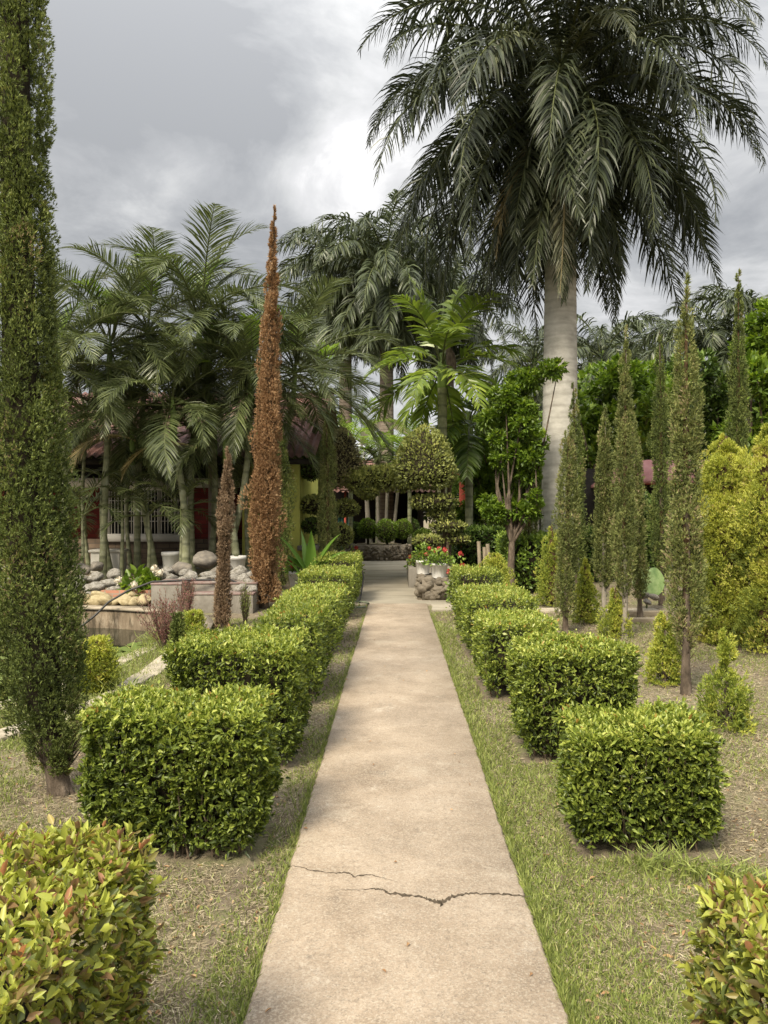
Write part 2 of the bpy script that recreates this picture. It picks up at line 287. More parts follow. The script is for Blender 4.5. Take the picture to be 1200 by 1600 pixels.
# ------------------------------------------------------------------ path and paving
M['conc'] = surf('path_concrete', [(.32, (.22,.168,.118)), (.45, (.318,.248,.178)), (.55, (.39,.31,.228)), (.68, (.46,.375,.285))], scale=1.9, detail=12, rough=.9, bump=.8, bscale=80, bdist=.005, rough_n=.72,
    layers=((.8, .48, .66, (.20,.157,.115), .6, .7), (3.4, .57, .66, (.15,.125,.10), .6, .85), (1.7, .56, .62, (.44,.375,.29), .5, .8), (5.2, .58, .66, (.58,.52,.43), .55, .85), (40, .50, .62, (.17,.135,.10), .5, .8), (140, .52, .60, (.15,.12,.09), .5, .7), (110, .50, .60, (.50,.44,.35), .5, .7), (24, .60, .68, (.2,.17,.13), .55, .9)))
M['conc2'] = surf('plaza_concrete', [(.3, (.26,.23,.175)), (.5, (.36,.32,.25)), (.7, (.45,.40,.32))], scale=1.2, detail=12, rough=.9, bump=.4, bscale=40, bdist=.005, stretch=(.45, 1.6, 1), layers=((1.3, .5, .68, (.15,.14,.1), .7, .8),))
M['stonepav'] = surf('pale_kerb_stone', [(.3, (.3,.26,.19)), (.7, (.5,.44,.34))], scale=5, detail=10, rough=.95, bump=.5, bscale=40, layers=((3, .55, .7, (.15,.13,.08), .6),))
M['crack'] = surf('crack_shadow', [(.3, (.04,.03,.018)), (.7, (.13,.10,.07))], scale=60, rough=1, bump=.4)
def wob(n, a): return np.cumsum(rng.normal(0, a, n))*.35+rng.normal(0, a, n)
def slab(name, xl, xr, y0, y1, z, mat, st=.05, jit=.0026):
    yy = np.arange(y0, y1+st/2, st); n = len(yy); a = wob(n, jit); a -= a.mean(); b = wob(n, jit); b -= b.mean()
    L_ = np.clip(a, -.02, .02)+xl; R_ = np.clip(b, -.02, .02)+xr
    zz = z+0*yy
    V = np.stack([np.stack([L_-.004, yy, zz*0-.06], -1), np.stack([L_, yy, zz-.012], -1), np.stack([L_+.012, yy, zz], -1), np.stack([R_-.012, yy, zz], -1), np.stack([R_, yy, zz-.012], -1), np.stack([R_+.004, yy, zz*0-.06], -1)], 1)
    i = np.arange(n-1)[:, None]*6+np.arange(5)[None]; Fc = np.stack([i, i+1, i+7, i+6], -1).reshape(-1, 4)
    g = Geo().add(V.reshape(-1, 3), Fc); g.add(V[0], [[0, 1, 2, 3, 4, 5][::-1]]); g.add(V[-1], [[0, 1, 2, 3, 4, 5]])
    return g.obj(name, mat)
PZ = .03
path = tag(slab('path', -.465, .535, -.6, 13.0, PZ, M['conc']), kind='structure')
def GP(px, py, z=PZ):
    Y = (CAMZ-z)*F/(py-798.0); return np.array([X(px, Y), Y, z+.0015])
def crack(pts, ws):
    P = np.array([GP(*p) for p in pts]); W = np.array(ws)*P[:, 1]/F
    n = len(P); k = 9; t = np.linspace(0, n-1, (n-1)*k+1); Q = np.stack([np.interp(t, range(n), P[:, c]) for c in range(3)], -1); w = np.interp(t, range(n), W)
    m = len(Q); Q[:, 1] += rng.normal(0, .0035, m); w = w*rng.uniform(.35, 1.5, m)*1.5
    V = np.stack([Q-[0, 1, 0]*w[:, None]*.5, Q+[0, 1, 0]*w[:, None]*.5], 1); i = np.arange(m-1)*2
    g = Geo().add(V.reshape(-1, 3), np.stack([i, i+2, i+3, i+1], -1)); return g.obj('crack', M['crack'], path)
crack([(452,1352),(470,1355),(490,1361),(520,1364),(545,1364),(553,1370),(575,1367),(600,1372),(622,1379)], [.6,1.2,1.8,1.2,2.5,3.5,1.5,.8,.2])
crack([(515,1390),(560,1391),(584,1389),(598,1390),(606,1396),(640,1399),(660,1402),(672,1407),(690,1411),(706,1401),(735,1396),(780,1397),(812,1399),(828,1402)], [.3,.7,2,2.5,6,4,4,7,9,6,3,4,2.5,.5])
crack([(690,1411),(688,1416),(694,1414)], [5,4,.5])
crack([(465,1215),(520,1222),(600,1219),(690,1224),(762,1220)], [.1,.15,.2,.15,.1])
tag(slab('plaza', -1.35, 1.0, 13.03, 24.2, .018, M['conc2'], .2, .01), kind='structure')
tag(slab('cross_path', .60, 1.6, 12.2, 12.95, .02, M['conc2'], .2, .01), kind='structure')
tag(slab('cross_path_side', 2.0, 4.2, 12.1, 12.6, .02, M['stonepav'], .2, .01), kind='structure')
# kerb stones beside the pond, two lines
def stones(name, line, w, z, label, gap=.02, ln=.5):
    g = Geo(); line = np.array(line, float); seg = np.linalg.norm(np.diff(line, axis=0), axis=1); tot = seg.sum(); cum = np.concatenate([[0], np.cumsum(seg)])
    s = 0
    while s < tot:
        l = ln*rng.uniform(.7, 1.2); a = np.array([np.interp(s, cum, line[:, c]) for c in (0, 1)]); b = np.array([np.interp(min(s+l-gap, tot), cum, line[:, c]) for c in (0, 1)]); d = b-a
        L_ = np.linalg.norm(d)
        if L_ > .1:
            c = (a+b)/2; ww = w*rng.uniform(.85, 1.1); box(g, c[0]-L_/2, c[0]+L_/2, c[1]-ww/2, c[1]+ww/2, -.08, z+rng.uniform(-.008, .008), rz=math.atan2(d[1], d[0]), jit=.012)
        s += l
    return tag(bevel(g.obj(name, M['stonepav']), .012), label, 'kerb')
stones('stone_kerb', [(-6, 4.6), (-3.0, 5.15), (-2.72, 5.4), (-2.45, 6.2), (-2.4, 7.2), (-2.45, 8.6)], .22, .03, 'pale stone kerb strip between the grass bank and the tall green cypress')
stones('pond_coping', [(-7, 5.3), (-3.85, 5.62), (-3.15, 6.2), (-2.98, 7.0), (-2.9, 8.2), (-2.82, 9.3)], .2, .02, 'worn stone coping along the near edge of the lily pond')

# ------------------------------------------------------------------ pond
m, t = mat_new('pond_water'); b = t.nodes.new('ShaderNodeBsdfPrincipled'); o = t.nodes.new('ShaderNodeOutputMaterial'); t.links.new(b.outputs[0], o.inputs[0])
b.inputs['Base Color'].default_value = (.018, .022, .012, 1); b.inputs['Roughness'].default_value = .04; b.inputs['Specular IOR Level'].default_value = .5
nn = t.nodes.new('ShaderNodeTexNoise'); nn.inputs['Scale'].default_value = 6; bp = t.nodes.new('ShaderNodeBump'); bp.inputs['Strength'].default_value = .05; t.links.new(nn.outputs[0], bp.inputs['Height']); t.links.new(bp.outputs[0], b.inputs['Normal']); M['water'] = m
WZ = -.24
g = Geo().add([(x_, y_, WZ) for x_, y_ in POND*1.0], [list(range(len(POND)))]); tag(g.obj('water', M['water']), kind='structure')
M['pondwall'] = surf('pond_wall_render', [(.3, (.10,.075,.05)), (.55, (.2,.155,.105)), (.75, (.34,.28,.2))], scale=3, detail=10, rough=.95, bump=1, bscale=14, bdist=.03, stretch=(1.5, 1.5, .5), layers=((4, .5, .6, (.05,.04,.025), .8), (9, .52, .6, (.3,.25,.18), .6)))
M['coping'] = surf('pond_wall_top', [(.3, (.25,.21,.15)), (.7, (.44,.38,.29))], scale=4, detail=10, rough=.95, bump=.5, bscale=30, layers=((3, .55, .7, (.16,.14,.1), .6),))
def ribbon(g, line, th, z0, z1, mi=0):
    line = np.array(line, float); tg = np.gradient(line, axis=0); tg /= np.linalg.norm(tg, axis=1, keepdims=True); nrm = np.stack([-tg[:, 1], tg[:, 0]], -1)
    A = line; B = line+nrm*th; n = len(line)
    V = np.concatenate([np.c_[A, np.full(n, z0)], np.c_[A, np.full(n, z1)], np.c_[B, np.full(n, z1)], np.c_[B, np.full(n, z0)]]).reshape(4, n, 3).transpose(1, 0, 2).reshape(-1, 3)
    i = np.arange(n-1)[:, None]*4; k = np.arange(4)[None]; Fc = np.stack([i+k, i+4+k, i+4+(k+1) % 4, i+(k+1) % 4], -1).reshape(-1, 4)
    g.add(V, Fc, mi); g.add(V[:4], [[0, 1, 2, 3]], mi); g.add(V[-4:], [[3, 2, 1, 0]], mi); return g
wl_line = [(-13, 12.35), (-7, 12.25), (-5.2, 12.15), (-4.4, 12.0), (-3.8, 11.75), (-3.35, 11.4), (-3.05, 11.0), (-2.85, 10.5), (-2.75, 9.9), (-2.72, 9.4)]
wl_line = [(np.interp(t_, range(len(wl_line)), [p[0] for p in wl_line]), np.interp(t_, range(len(wl_line)), [p[1] for p in wl_line])) for t_ in np.linspace(0, len(wl_line)-1, 40)]
pw = thing('pond_wall', (-4, 12, 0), 'low curved masonry wall holding the far side of the lily pond', 'wall')
off = lambda g_: [v.__isub__(np.array([-4, 12, 0], dtype=np.float32)) for v in g_.V]
g = ribbon(Geo(), wl_line, .28, -.7, .045); off(g); g.obj('wall_face', M['pondwall'], pw)
g = ribbon(Geo(), [(a-.02*0, b_-.03) for a, b_ in wl_line], .36, .047, .085); off(g); g.obj('wall_top', M['coping'], pw)
# lily pads
def padmesh(r):
    n = 18; th = np.linspace(.25, 2*PI-.25, n); rr = r*(1+rng.normal(0, .05, n)); V = np.c_[rr*np.cos(th), rr*np.sin(th), rng.uniform(0, .02, n)]; V = np.vstack([[0, 0, 0], V])
    g = Geo().add(V, [[0, i_+1, i_+2] for i_ in range(n-1)], t=rng.uniform()); return g.mesh('lily_pad', M['lily'])
pm = [padmesh(.17), padmesh(.22), padmesh(.13)]
spots = []
for (px, py, r_) in [(170,1018,0),(188,1022,1),(205,1016,2),(158,1030,1),(175,1036,0),(196,1034,2),(8,1000,1),(22,1010,0),(2,1020,0),(15,1030,1),(30,1022,2),(5,1045,1),(20,1055,0),(8,1065,1),(28,1042,0),(15,1080,2),(35,1062,2),(2,1090,0),(150,1045,0),(140,1022,1),(215,1008,2),(42,1005,0),(60,1015,1),(85,1010,0),(110,1018,1)]:
    Y = (CAMZ-WZ)*F/(py-798); spots.append((X(px, Y), Y, r_, px))
for i, (x_, y_, r_, px) in enumerate(spots):
    if not bool(inpoly(np.array(x_), np.array(y_), POND)): continue
    o = link('lily_pad', pm[r_], None, (x_, y_, WZ+.006+.003*(i % 4)), (0, 0, rng.uniform(0, 6))); s_ = rng.uniform(.9, 1.4); o.scale = (s_, s_, 1)
    tag(o, 'round green lily pad floating on the pond %s of the tall green cypress' % ('left' if px < 75 else 'right'), 'lily pad', 'lily pads %s of the tall cypress' % ('left' if px < 75 else 'right'))

# ------------------------------------------------------------------ grass and litter (uncountable)
HEDGES = [  # x0,x1,y0,y1,z,kind
 (-1.75,-.615,1.05,2.03,.80), (-1.46,-.60,3.42,3.98,.71), (-1.42,-.60,4.65,5.55,.79), (-1.17,-.60,6.25,7.5,.76), (-1.33,-.60,8.35,10.0,.68), (-1.45,-.62,11.1,12.5,.72), (-1.40,-.62,12.9,14.6,.84),
 (.70,1.75,1.05,1.88,.75), (.82,1.53,3.5,4.05,.60), (.78,1.55,4.8,5.5,.74), (.72,1.40,6.4,7.4,.68), (.74,1.57,8.3,9.9,.68), (.86,1.55,11.0,12.4,.74)]
def nomask(x_, y_, pad=-.02):
    bad = (x_ > -.47) & (x_ < .54) & (y_ < 13.05)
    for h in HEDGES: bad |= (x_ > h[0]-pad) & (x_ < h[1]+pad) & (y_ > h[2]-pad) & (y_ < h[3]+pad)
    bad |= inpoly(x_, y_, POND) | ((x_ < -2.6) & (y_ > 9) & (y_ < 11)) | ((y_ > 11.3) & (x_ < -2.0))
    bad |= (y_ > 12.0) & (y_ < 13) & (x_ > .5)
    bad |= (y_ > 12.98) & (x_ > -1.4) & (x_ < 1.05)
    return ~bad
def sn(x_, y_, f, ph=0):   # cheap smooth noise
    return (np.sin(x_*f+1.3*np.sin(y_*f*.7+ph)+ph)+np.sin(y_*f*1.13+1.7*np.sin(x_*f*.6+ph*2)+ph*3)+np.sin((x_+y_)*f*.5+ph))/3
def scatter(n, ymax=15):
    u = rng.uniform(size=n); y_ = 2.15*(ymax/2.15)**(u**1.0); x_ = rng.uniform(-.56, .56, n)*(y_+.3); k = nomask(x_, y_); return x_[k], y_[k]
def blades(name, n, dens, ln, wd, lean, mat, label, cat, flat=False):
    x_, y_ = scatter(n); p = dens(x_, y_); k = rng.uniform(size=len(x_)) < p; x_, y_ = x_[k], y_[k]; n = len(x_)
    d = rdir(n); d[:, 2] = np.abs(d[:, 2])*(.15 if flat else 1)+lean; P = np.c_[x_, y_, gh(x_, y_)+rng.uniform(0, .012, n)*(1 if flat else 0)-.002]
    s_ = 1+.10*(y_-2.2).clip(0, 8)
    g = leaves(Geo(), P, d, rdir(n), rng.uniform(*ln, n)*s_, rng.uniform(*wd, n)*s_, simple=True, t=rng.uniform(0, 1, n))
    return tag(g.obj(name, mat), label, cat, kind='stuff')
def dens_green(x_, y_):
    d = .25+.5*sn(x_, y_, 2.1, .5)+.3*sn(x_, y_, 5.3, 2)
    right = (x_ > .5) & (x_ < 1.15); d = np.where(right & (y_ < 11), .85+.6*sn(x_, y_, 5, 1)-.5*(x_-.75), d)
    d = np.where((x_ > .5) & (x_ < .68+.05*sn(x_, y_, 7)) & (y_ < 11), .95, d)
    left = (x_ < -.45) & (x_ > -.64); d = np.where(left & (y_ < 9), .38+.45*sn(x_, y_, 6, 1), d)
    d = np.where((x_ < -2.0) & (y_ > 5.1) & (y_ < 10), 1, d); d = np.where((x_ < -.66) & (x_ > -2.1) & (y_ < 8), d*.35, d)
    d = np.where((x_ > 1.6) & (y_ > 3.2), d*.5, d)
    return np.clip(d, 0.02, 1)
blades('grass', 560000, dens_green, (.02, .045), (.0026, .0055), .4, M['grass'], 'short mown green grass beside the concrete path and the pond', 'grass')
blades('dry_litter', 520000, lambda x_, y_: np.clip(.75+.35*sn(x_, y_, 1.7, 3)-.1*((x_ > .54) & (x_ < .7)), 0, 1), (.012, .042), (.0014, .0038), .03, M['litter'], 'dry straw coloured clippings and leaf litter scattered on bare soil', 'litter', flat=True)
x_, y_ = scatter(2400, 9); n = len(x_); d = rdir(n); d[:, 2] = np.abs(d[:, 2])*.15; nn_ = rdir(n)*.35+[0, 0, 1]
on = np.arange(n) < 26; x_ = np.where(on, rng.uniform(-.44, .51, n), x_); y_ = np.where(on, rng.uniform(2.4, 10, n), y_); zl = np.where(on, .036, gh(x_, y_)+.008)
g = leaves(Geo(), np.c_[x_, y_, zl], d, nn_, rng.uniform(.012, .035, n), rng.uniform(.006, .015, n), t=rng.uniform(0, 1, n)); tag(g.obj('fallen_leaves', M['cyp_dead']), 'small brown fallen leaves scattered beside the path', 'leaf litter', kind='stuff')
n = 16000; sd = rng.choice([-1, 1], n); y_ = 2.2*(5.4)**rng.uniform(size=n); x_ = np.where(sd < 0, -.472, .542)+sd*rng.exponential(.018, n); kk = sn(x_, y_, 6, 4)*.5+rng.uniform(-.2, 1, n) > np.where(sd < 0, .55, .15); x_, y_, sd = x_[kk], y_[kk], sd[kk]; n = len(x_)
d = rdir(n)*.7; d[:, 0] -= sd*.35; d[:, 2] = np.abs(d[:, 2])+.5; g = leaves(Geo(), np.c_[x_, y_, gh(x_, y_)], d, rdir(n), rng.uniform(.03, .06, n), rng.uniform(.003, .006, n), simple=True, t=rng.uniform(0, 1, n)); tag(g.obj('edge_grass', M['grass']), 'grass blades leaning over the edges of the concrete path', 'grass', kind='stuff')
# longer grass tufts by the pond and hedge feet
def tufts(name, spots, n, h, label, mat=None):
    g = Geo()
    for (x_, y_, r_) in spots:
        P = np.c_[x_+rng.normal(0, r_, n), y_+rng.normal(0, r_, n), np.zeros(n)]; P[:, 2] = gh(P[:, 0], P[:, 1])
        d = rdir(n)*.6; d[:, 2] = 1; L_ = rng.uniform(.5, 1, n)*h
        mid = P+unit(d)*L_[:, None]*.6
        leaves(g, P, d, rdir(n), L_*.7, .006+.004*rng.uniform(size=n), simple=True, t=.6); d2 = d.copy(); d2[:, 2] = .25
        leaves(g, mid, d2, rdir(n), L_*.6, .006, simple=True, t=.6)
    return tag(g.obj(name, mat or M['grass']), label, 'grass', kind='stuff')
tufts('long_grass', [(1.12+.08*i, 3.42-.03*i, .05) for i in range(7)], 60, .13, 'long green grass tufts at the foot of the second right hedge')
tufts('bank_grass', [(-2.85, 8.9+.15*i, .08) for i in range(6)]+[(-2.6, 9.2, .1), (-2.7, 8.3, .1), (-2.6, 7.4, .12), (-2.3, 6.6, .1), (-2.2, 5.9, .1)], 60, .22, 'long arching grass on the bank beside the red leaved shrub')

# ------------------------------------------------------------------ clipped box hedges
def hedge(idx, label, n, lL, lW, mat, simple=False, tintbase=.0, name='box_hedge', group='clipped hedge blocks along the path', rnd=.065, z0=.03, coremat=None, rz=0, box_=None, cat='hedge'):
    x0, x1, y0, y1, zt = box_ or HEDGES[idx]; x0, x1, y0, y1, zt = x0+.035, x1-.03, y0+.04, y1-.03, zt-.045; cx, cy = (x0+x1)/2, (y0+y1)/2; hx, hy, hz = (x1-x0)/2, (y1-y0)/2, (zt-z0)/2
    root = thing(name, (cx, cy, 0), label, cat, group, rz)
    A = np.array([hx*hy*4, hy*hz*4, hy*hz*4, hx*hz*4, hx*hz*4]); f = rng.choice(5, n, p=A/A.sum()); u = rng.uniform(-1, 1, n); v = rng.uniform(-1, 1, n)
    P = np.zeros((n, 3)); Nn = np.zeros((n, 3))
    for k, (ax, sg) in enumerate([(2, 1), (0, -1), (0, 1), (1, -1), (1, 1)]):
        q = f == k; oth = [c for c in (0, 1, 2) if c != ax]; P[q, ax] = sg; P[q, oth[0]] = u[q]; P[q, oth[1]] = v[q]; Nn[q, ax] = sg
    H = np.array([hx, hy, hz]); Pw = P*H
    inner = np.clip(np.abs(Pw)-(H-rnd), 0, None)*np.sign(Pw); l = np.linalg.norm(inner, axis=1); kk = l > rnd
    core = np.clip(Pw, -(H-rnd), H-rnd); Pw[kk] = core[kk]+inner[kk]/l[kk][:, None]*rnd; Nn[kk] = unit(inner[kk]); 
    bump_ = .03*sn(Pw[:, 0]+cx, Pw[:, 1]+Pw[:, 2]*1.3+cy, 9, idx)+.02*sn(Pw[:, 0]*1.2, Pw[:, 2]*2+Pw[:, 1], 22, idx*2)
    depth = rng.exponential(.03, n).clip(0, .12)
    foot = sstep(0, .35, (Pw[:, 2]+hz)/(2*hz)); Pw[:, :2] *= (.91+.09*foot)[:, None]
    Pw += Nn*(bump_-depth+.0)[:, None]; Pw[:, 2] += hz+z0
    # sprigs of five leaves on a short shoot; fewer where the twigs show through
    gap = sn(Pw[:, 0]*1.3+idx, Pw[:, 1]+Pw[:, 2]*1.1, 17, idx)+.6*rng.normal(size=n)*.5; kp = gap > -.72-.4*(Nn[:, 2] > .5); kp &= Pw[:, 2] > .05*rng.uniform(size=n)*3
    Pw, Nn, depth = Pw[kp], Nn[kp], depth[kp]; n = len(Pw); per = 5
    D0 = unit(Nn*.6+np.array([0, 0, .65])+rdir(n)*.75); ln = lL*rng.uniform(.5, 1.9, n)*np.where(rng.uniform(size=n) < .07, 2.0, 1)
    j = np.tile((np.arange(per)+.5)/per, n)[:, None]; P = np.repeat(Pw, per, 0)+np.repeat(D0*ln[:, None]*.75, per, 0)*j
    R0 = rdir(n*per); D = unit(np.repeat(D0, per, 0)*(.35+.9*j)+R0*.8*(1.15-.5*j)); NN = np.repeat(Nn, per, 0)*.6+rdir(n*per)*.8+np.array([0, 0, .6])
    sz = rng.uniform(.35, 1.25, n*per)*(1.1-.35*j[:, 0]); nz_ = np.repeat(Nn[:, 2], per)
    tt = np.clip(.25+.42*(nz_ > .5)+.35*(P[:, 2]/zt-.5)+rng.normal(0, .13, n*per)-np.repeat(depth, per)*3.5+.22*j[:, 0]+tintbase+.05+.13*sn(P[:, 0]*1.2+cx, P[:, 1]+P[:, 2]*1.4+cy, 7, idx), 0, 1)  # top leaves paler for new growth and light, deep ones darkened as shade
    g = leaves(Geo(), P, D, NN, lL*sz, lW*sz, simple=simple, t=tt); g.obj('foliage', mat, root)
    g = Geo(); s_ = .075
    box(g, -hx*.86+s_, hx*.86-s_, -hy*.86+s_, hy*.86-s_, .10, zt-.1)  # solid dark box standing in for the shaded inside of the hedge
    k = 0
    nt_ = 90 if not simple else 30
    for j in range(nt_):
        bx_, by_ = rng.uniform(-.8, .8)*hx, rng.uniform(-.8, .8)*hy; ex, ey = np.clip(bx_*1.2+rng.normal(0, .08), -hx*.98, hx*.98), np.clip(by_*1.2+rng.normal(0, .08), -hy*.98, hy*.98)
        zz = rng.uniform(.25, .97)*zt; tube(g, [(bx_, by_, 0), ((bx_+ex)/2+rng.normal(0, .02), (by_+ey)/2, zz*.5), (ex, ey, zz)], [.006, .004, .002], 3, 1, False)
    g.obj('branches_shade_core', [coremat or M['core'], M['twig']], root)
    return root
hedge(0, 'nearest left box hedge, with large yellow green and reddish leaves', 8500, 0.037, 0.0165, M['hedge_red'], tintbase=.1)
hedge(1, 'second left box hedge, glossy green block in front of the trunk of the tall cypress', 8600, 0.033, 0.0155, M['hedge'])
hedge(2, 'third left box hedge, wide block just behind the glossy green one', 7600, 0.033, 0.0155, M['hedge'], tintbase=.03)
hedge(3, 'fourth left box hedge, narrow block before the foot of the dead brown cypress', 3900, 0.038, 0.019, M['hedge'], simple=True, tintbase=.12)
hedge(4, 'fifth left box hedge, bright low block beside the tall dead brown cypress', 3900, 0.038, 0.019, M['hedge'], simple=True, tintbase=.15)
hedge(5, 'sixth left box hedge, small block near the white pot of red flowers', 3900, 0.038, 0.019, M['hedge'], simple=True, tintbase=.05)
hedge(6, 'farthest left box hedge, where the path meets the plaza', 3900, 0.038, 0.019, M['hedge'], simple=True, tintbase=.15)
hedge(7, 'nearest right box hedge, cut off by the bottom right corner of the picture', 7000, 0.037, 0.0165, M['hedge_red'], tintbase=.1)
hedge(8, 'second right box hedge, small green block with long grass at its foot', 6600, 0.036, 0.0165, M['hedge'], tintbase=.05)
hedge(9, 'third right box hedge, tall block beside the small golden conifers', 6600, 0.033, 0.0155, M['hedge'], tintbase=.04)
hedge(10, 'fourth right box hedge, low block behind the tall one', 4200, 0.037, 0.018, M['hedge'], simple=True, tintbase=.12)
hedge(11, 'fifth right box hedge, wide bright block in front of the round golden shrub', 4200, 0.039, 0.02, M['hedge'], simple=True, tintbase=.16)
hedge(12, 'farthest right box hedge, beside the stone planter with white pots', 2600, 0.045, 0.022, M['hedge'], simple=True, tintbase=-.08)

# ------------------------------------------------------------------ conifers
def cypress(name, base, H, z0, rad, label, mat, group=None, nplume=60, nspray=40, per=5, bl=.05, bw=.012, top=(0, 0), trunk=.03, upw=1.0, ph=.6, tint=.45, deadf=.08, cat='cypress', barkm=None, corek=.5, coremat=None, wobr=.22, fat=1.0, rin=.70, lobes=0, tz=0., sat=None):
    """rad: list of (fraction of crown height, radius)"""
    root = thing(name, (base[0], base[1], float(gh(*base))), label, cat, group)
    rf = lambda q: np.interp(q, [a for a, b_ in rad], [b_ for a, b_ in rad])
    lq = (lambda z: 1-np.exp(-z/sat)) if sat else (lambda z: (z/H)**1.2)
    ax = lambda z: np.stack([top[0]*lq(z), top[1]*lq(z), z], -1)
    qq = np.linspace(0, 1, 400); w = rf(qq); cw = np.cumsum(w); q = np.interp((np.arange(nplume)+rng.uniform(0, 1, nplume))/nplume, cw/cw[-1], qq)
    r_ = rf(q); az = np.arange(nplume)*2.39996+rng.normal(0, .35, nplume); zc_ = z0+q*(H-z0)*.985
    r_ = r_*(1+wobr*sn(zc_*2.2, az*1.3, 2.1, base[0]*3)+rng.normal(0, wobr*.5, nplume))
    if lobes:
        hh = np.sin(np.floor(zc_/lobes+np.floor(az/1.05)*.5)*12.9898+np.floor((az % 6.2832)/1.05)*78.233+base[0])*43758.5453; r_ = r_*(.62+.62*(hh-np.floor(hh)))
    c = ax(zc_)+np.stack([np.cos(az)*r_*rin, np.sin(az)*r_*rin, 0*r_], -1)
    rp = np.abs(r_)*rng.uniform(.26, .46, nplume)*fat; hp = ph*rng.uniform(.6, 1.2, nplume)*np.clip(r_/max(w.max(), 1e-3), .35, 1)
    n = nplume*nspray; k = np.repeat(np.arange(nplume), nspray); d = rdir(n)
    out_ = np.stack([np.cos(az), np.sin(az), 0*az], -1)[k]; keep = (d*out_).sum(1) > -.35; k, d, out_ = k[keep], d[keep], out_[keep]; n = len(k)
    tap = 1-.45*np.clip(d[:, 2], 0, 1)
    P = c[k]+np.stack([d[:, 0]*rp[k]*tap, d[:, 1]*rp[k]*tap, d[:, 2]*hp[k]*.5], -1)*rng.uniform(.75, 1.05, n)[:, None]
    P[:, 2] = np.clip(P[:, 2], z0*.9, H)
    D0 = unit(d*.55+out_*.3+np.array([0, 0, upw])+rng.normal(0, .25, (n, 3)))
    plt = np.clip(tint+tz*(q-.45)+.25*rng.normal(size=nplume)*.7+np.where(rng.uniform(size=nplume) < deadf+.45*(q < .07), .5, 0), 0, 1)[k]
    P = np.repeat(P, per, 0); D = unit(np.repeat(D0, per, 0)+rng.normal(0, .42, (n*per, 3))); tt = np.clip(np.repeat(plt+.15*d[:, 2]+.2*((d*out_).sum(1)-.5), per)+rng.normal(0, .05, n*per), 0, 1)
    L_ = bl*rng.uniform(.6, 1.25, n*per)
    P = P+D0.repeat(per, 0)*rng.uniform(-.3, .5, (n*per, 1))*bl
    g = leaves(Geo(), P, D, rdir(len(P)), L_, bw*rng.uniform(.7, 1.3, n*per), simple=True, t=tt); g.obj('foliage', mat, root)
    zz = np.linspace(0, H*.96, 14); tr_ = trunk*(1-.95*zz/H)+.002
    g = Geo(); fl = tr_.copy(); fl[0] *= 1.35; pts = ax(zz); pts[1:-1, :2] += rng.normal(0, trunk*.18, (12, 2)); tube(g, pts, fl, 9)
    if trunk > .044 and coremat is None:
        for j in range(7):
            a = j*.9+np.linspace(0, .9, 8); zs_ = np.linspace(-.02, .55, 8); q3 = ax(zs_)+np.stack([np.cos(a), np.sin(a), 0*a], -1)*(trunk*(.72+.5*np.exp(-zs_[:, None]*14))); tube(g, q3, trunk*rng.uniform(.3, .48), 6, 0, False)
    for j in range(60 if sat else 14):   # dead lower twigs
        a = rng.uniform(0, 6.3); z_ = z0*rng.uniform(.55, 1.15)+.02; rr = rf(0.02)*rng.uniform(.5, 1.1)+.03; p0 = ax(np.array(z_)); tube(g, [p0, p0+[math.cos(a)*rr*.5, math.sin(a)*rr*.5, rr*.5], p0+[math.cos(a)*rr, math.sin(a)*rr, rr*1.2]], [.007, .005, .002], 3, 0, False)
    g.obj('trunk', barkm or M['bark'], root, smooth=True)
    if corek:
        zz = np.linspace(z0+.05, z0+(H-z0)*.97, 16); tube(g := Geo(), ax(zz), rf((zz-z0)/(H-z0))*corek, 8); g.obj('twig_shade_core', coremat or M['core'], root)
    return root
# tall near cypress at the left edge
b_ = G(95, 1238)
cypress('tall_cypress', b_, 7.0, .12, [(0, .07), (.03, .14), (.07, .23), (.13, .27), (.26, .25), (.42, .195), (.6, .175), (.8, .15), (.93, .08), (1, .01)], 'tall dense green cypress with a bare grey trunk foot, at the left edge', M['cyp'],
        nplume=330, nspray=240, per=6, bl=.022, bw=.0058, top=(-.27, 0), sat=1.3, trunk=.046, ph=.5, corek=.45, rin=.66, tint=.36, tz=.15, wobr=.12, deadf=.10)
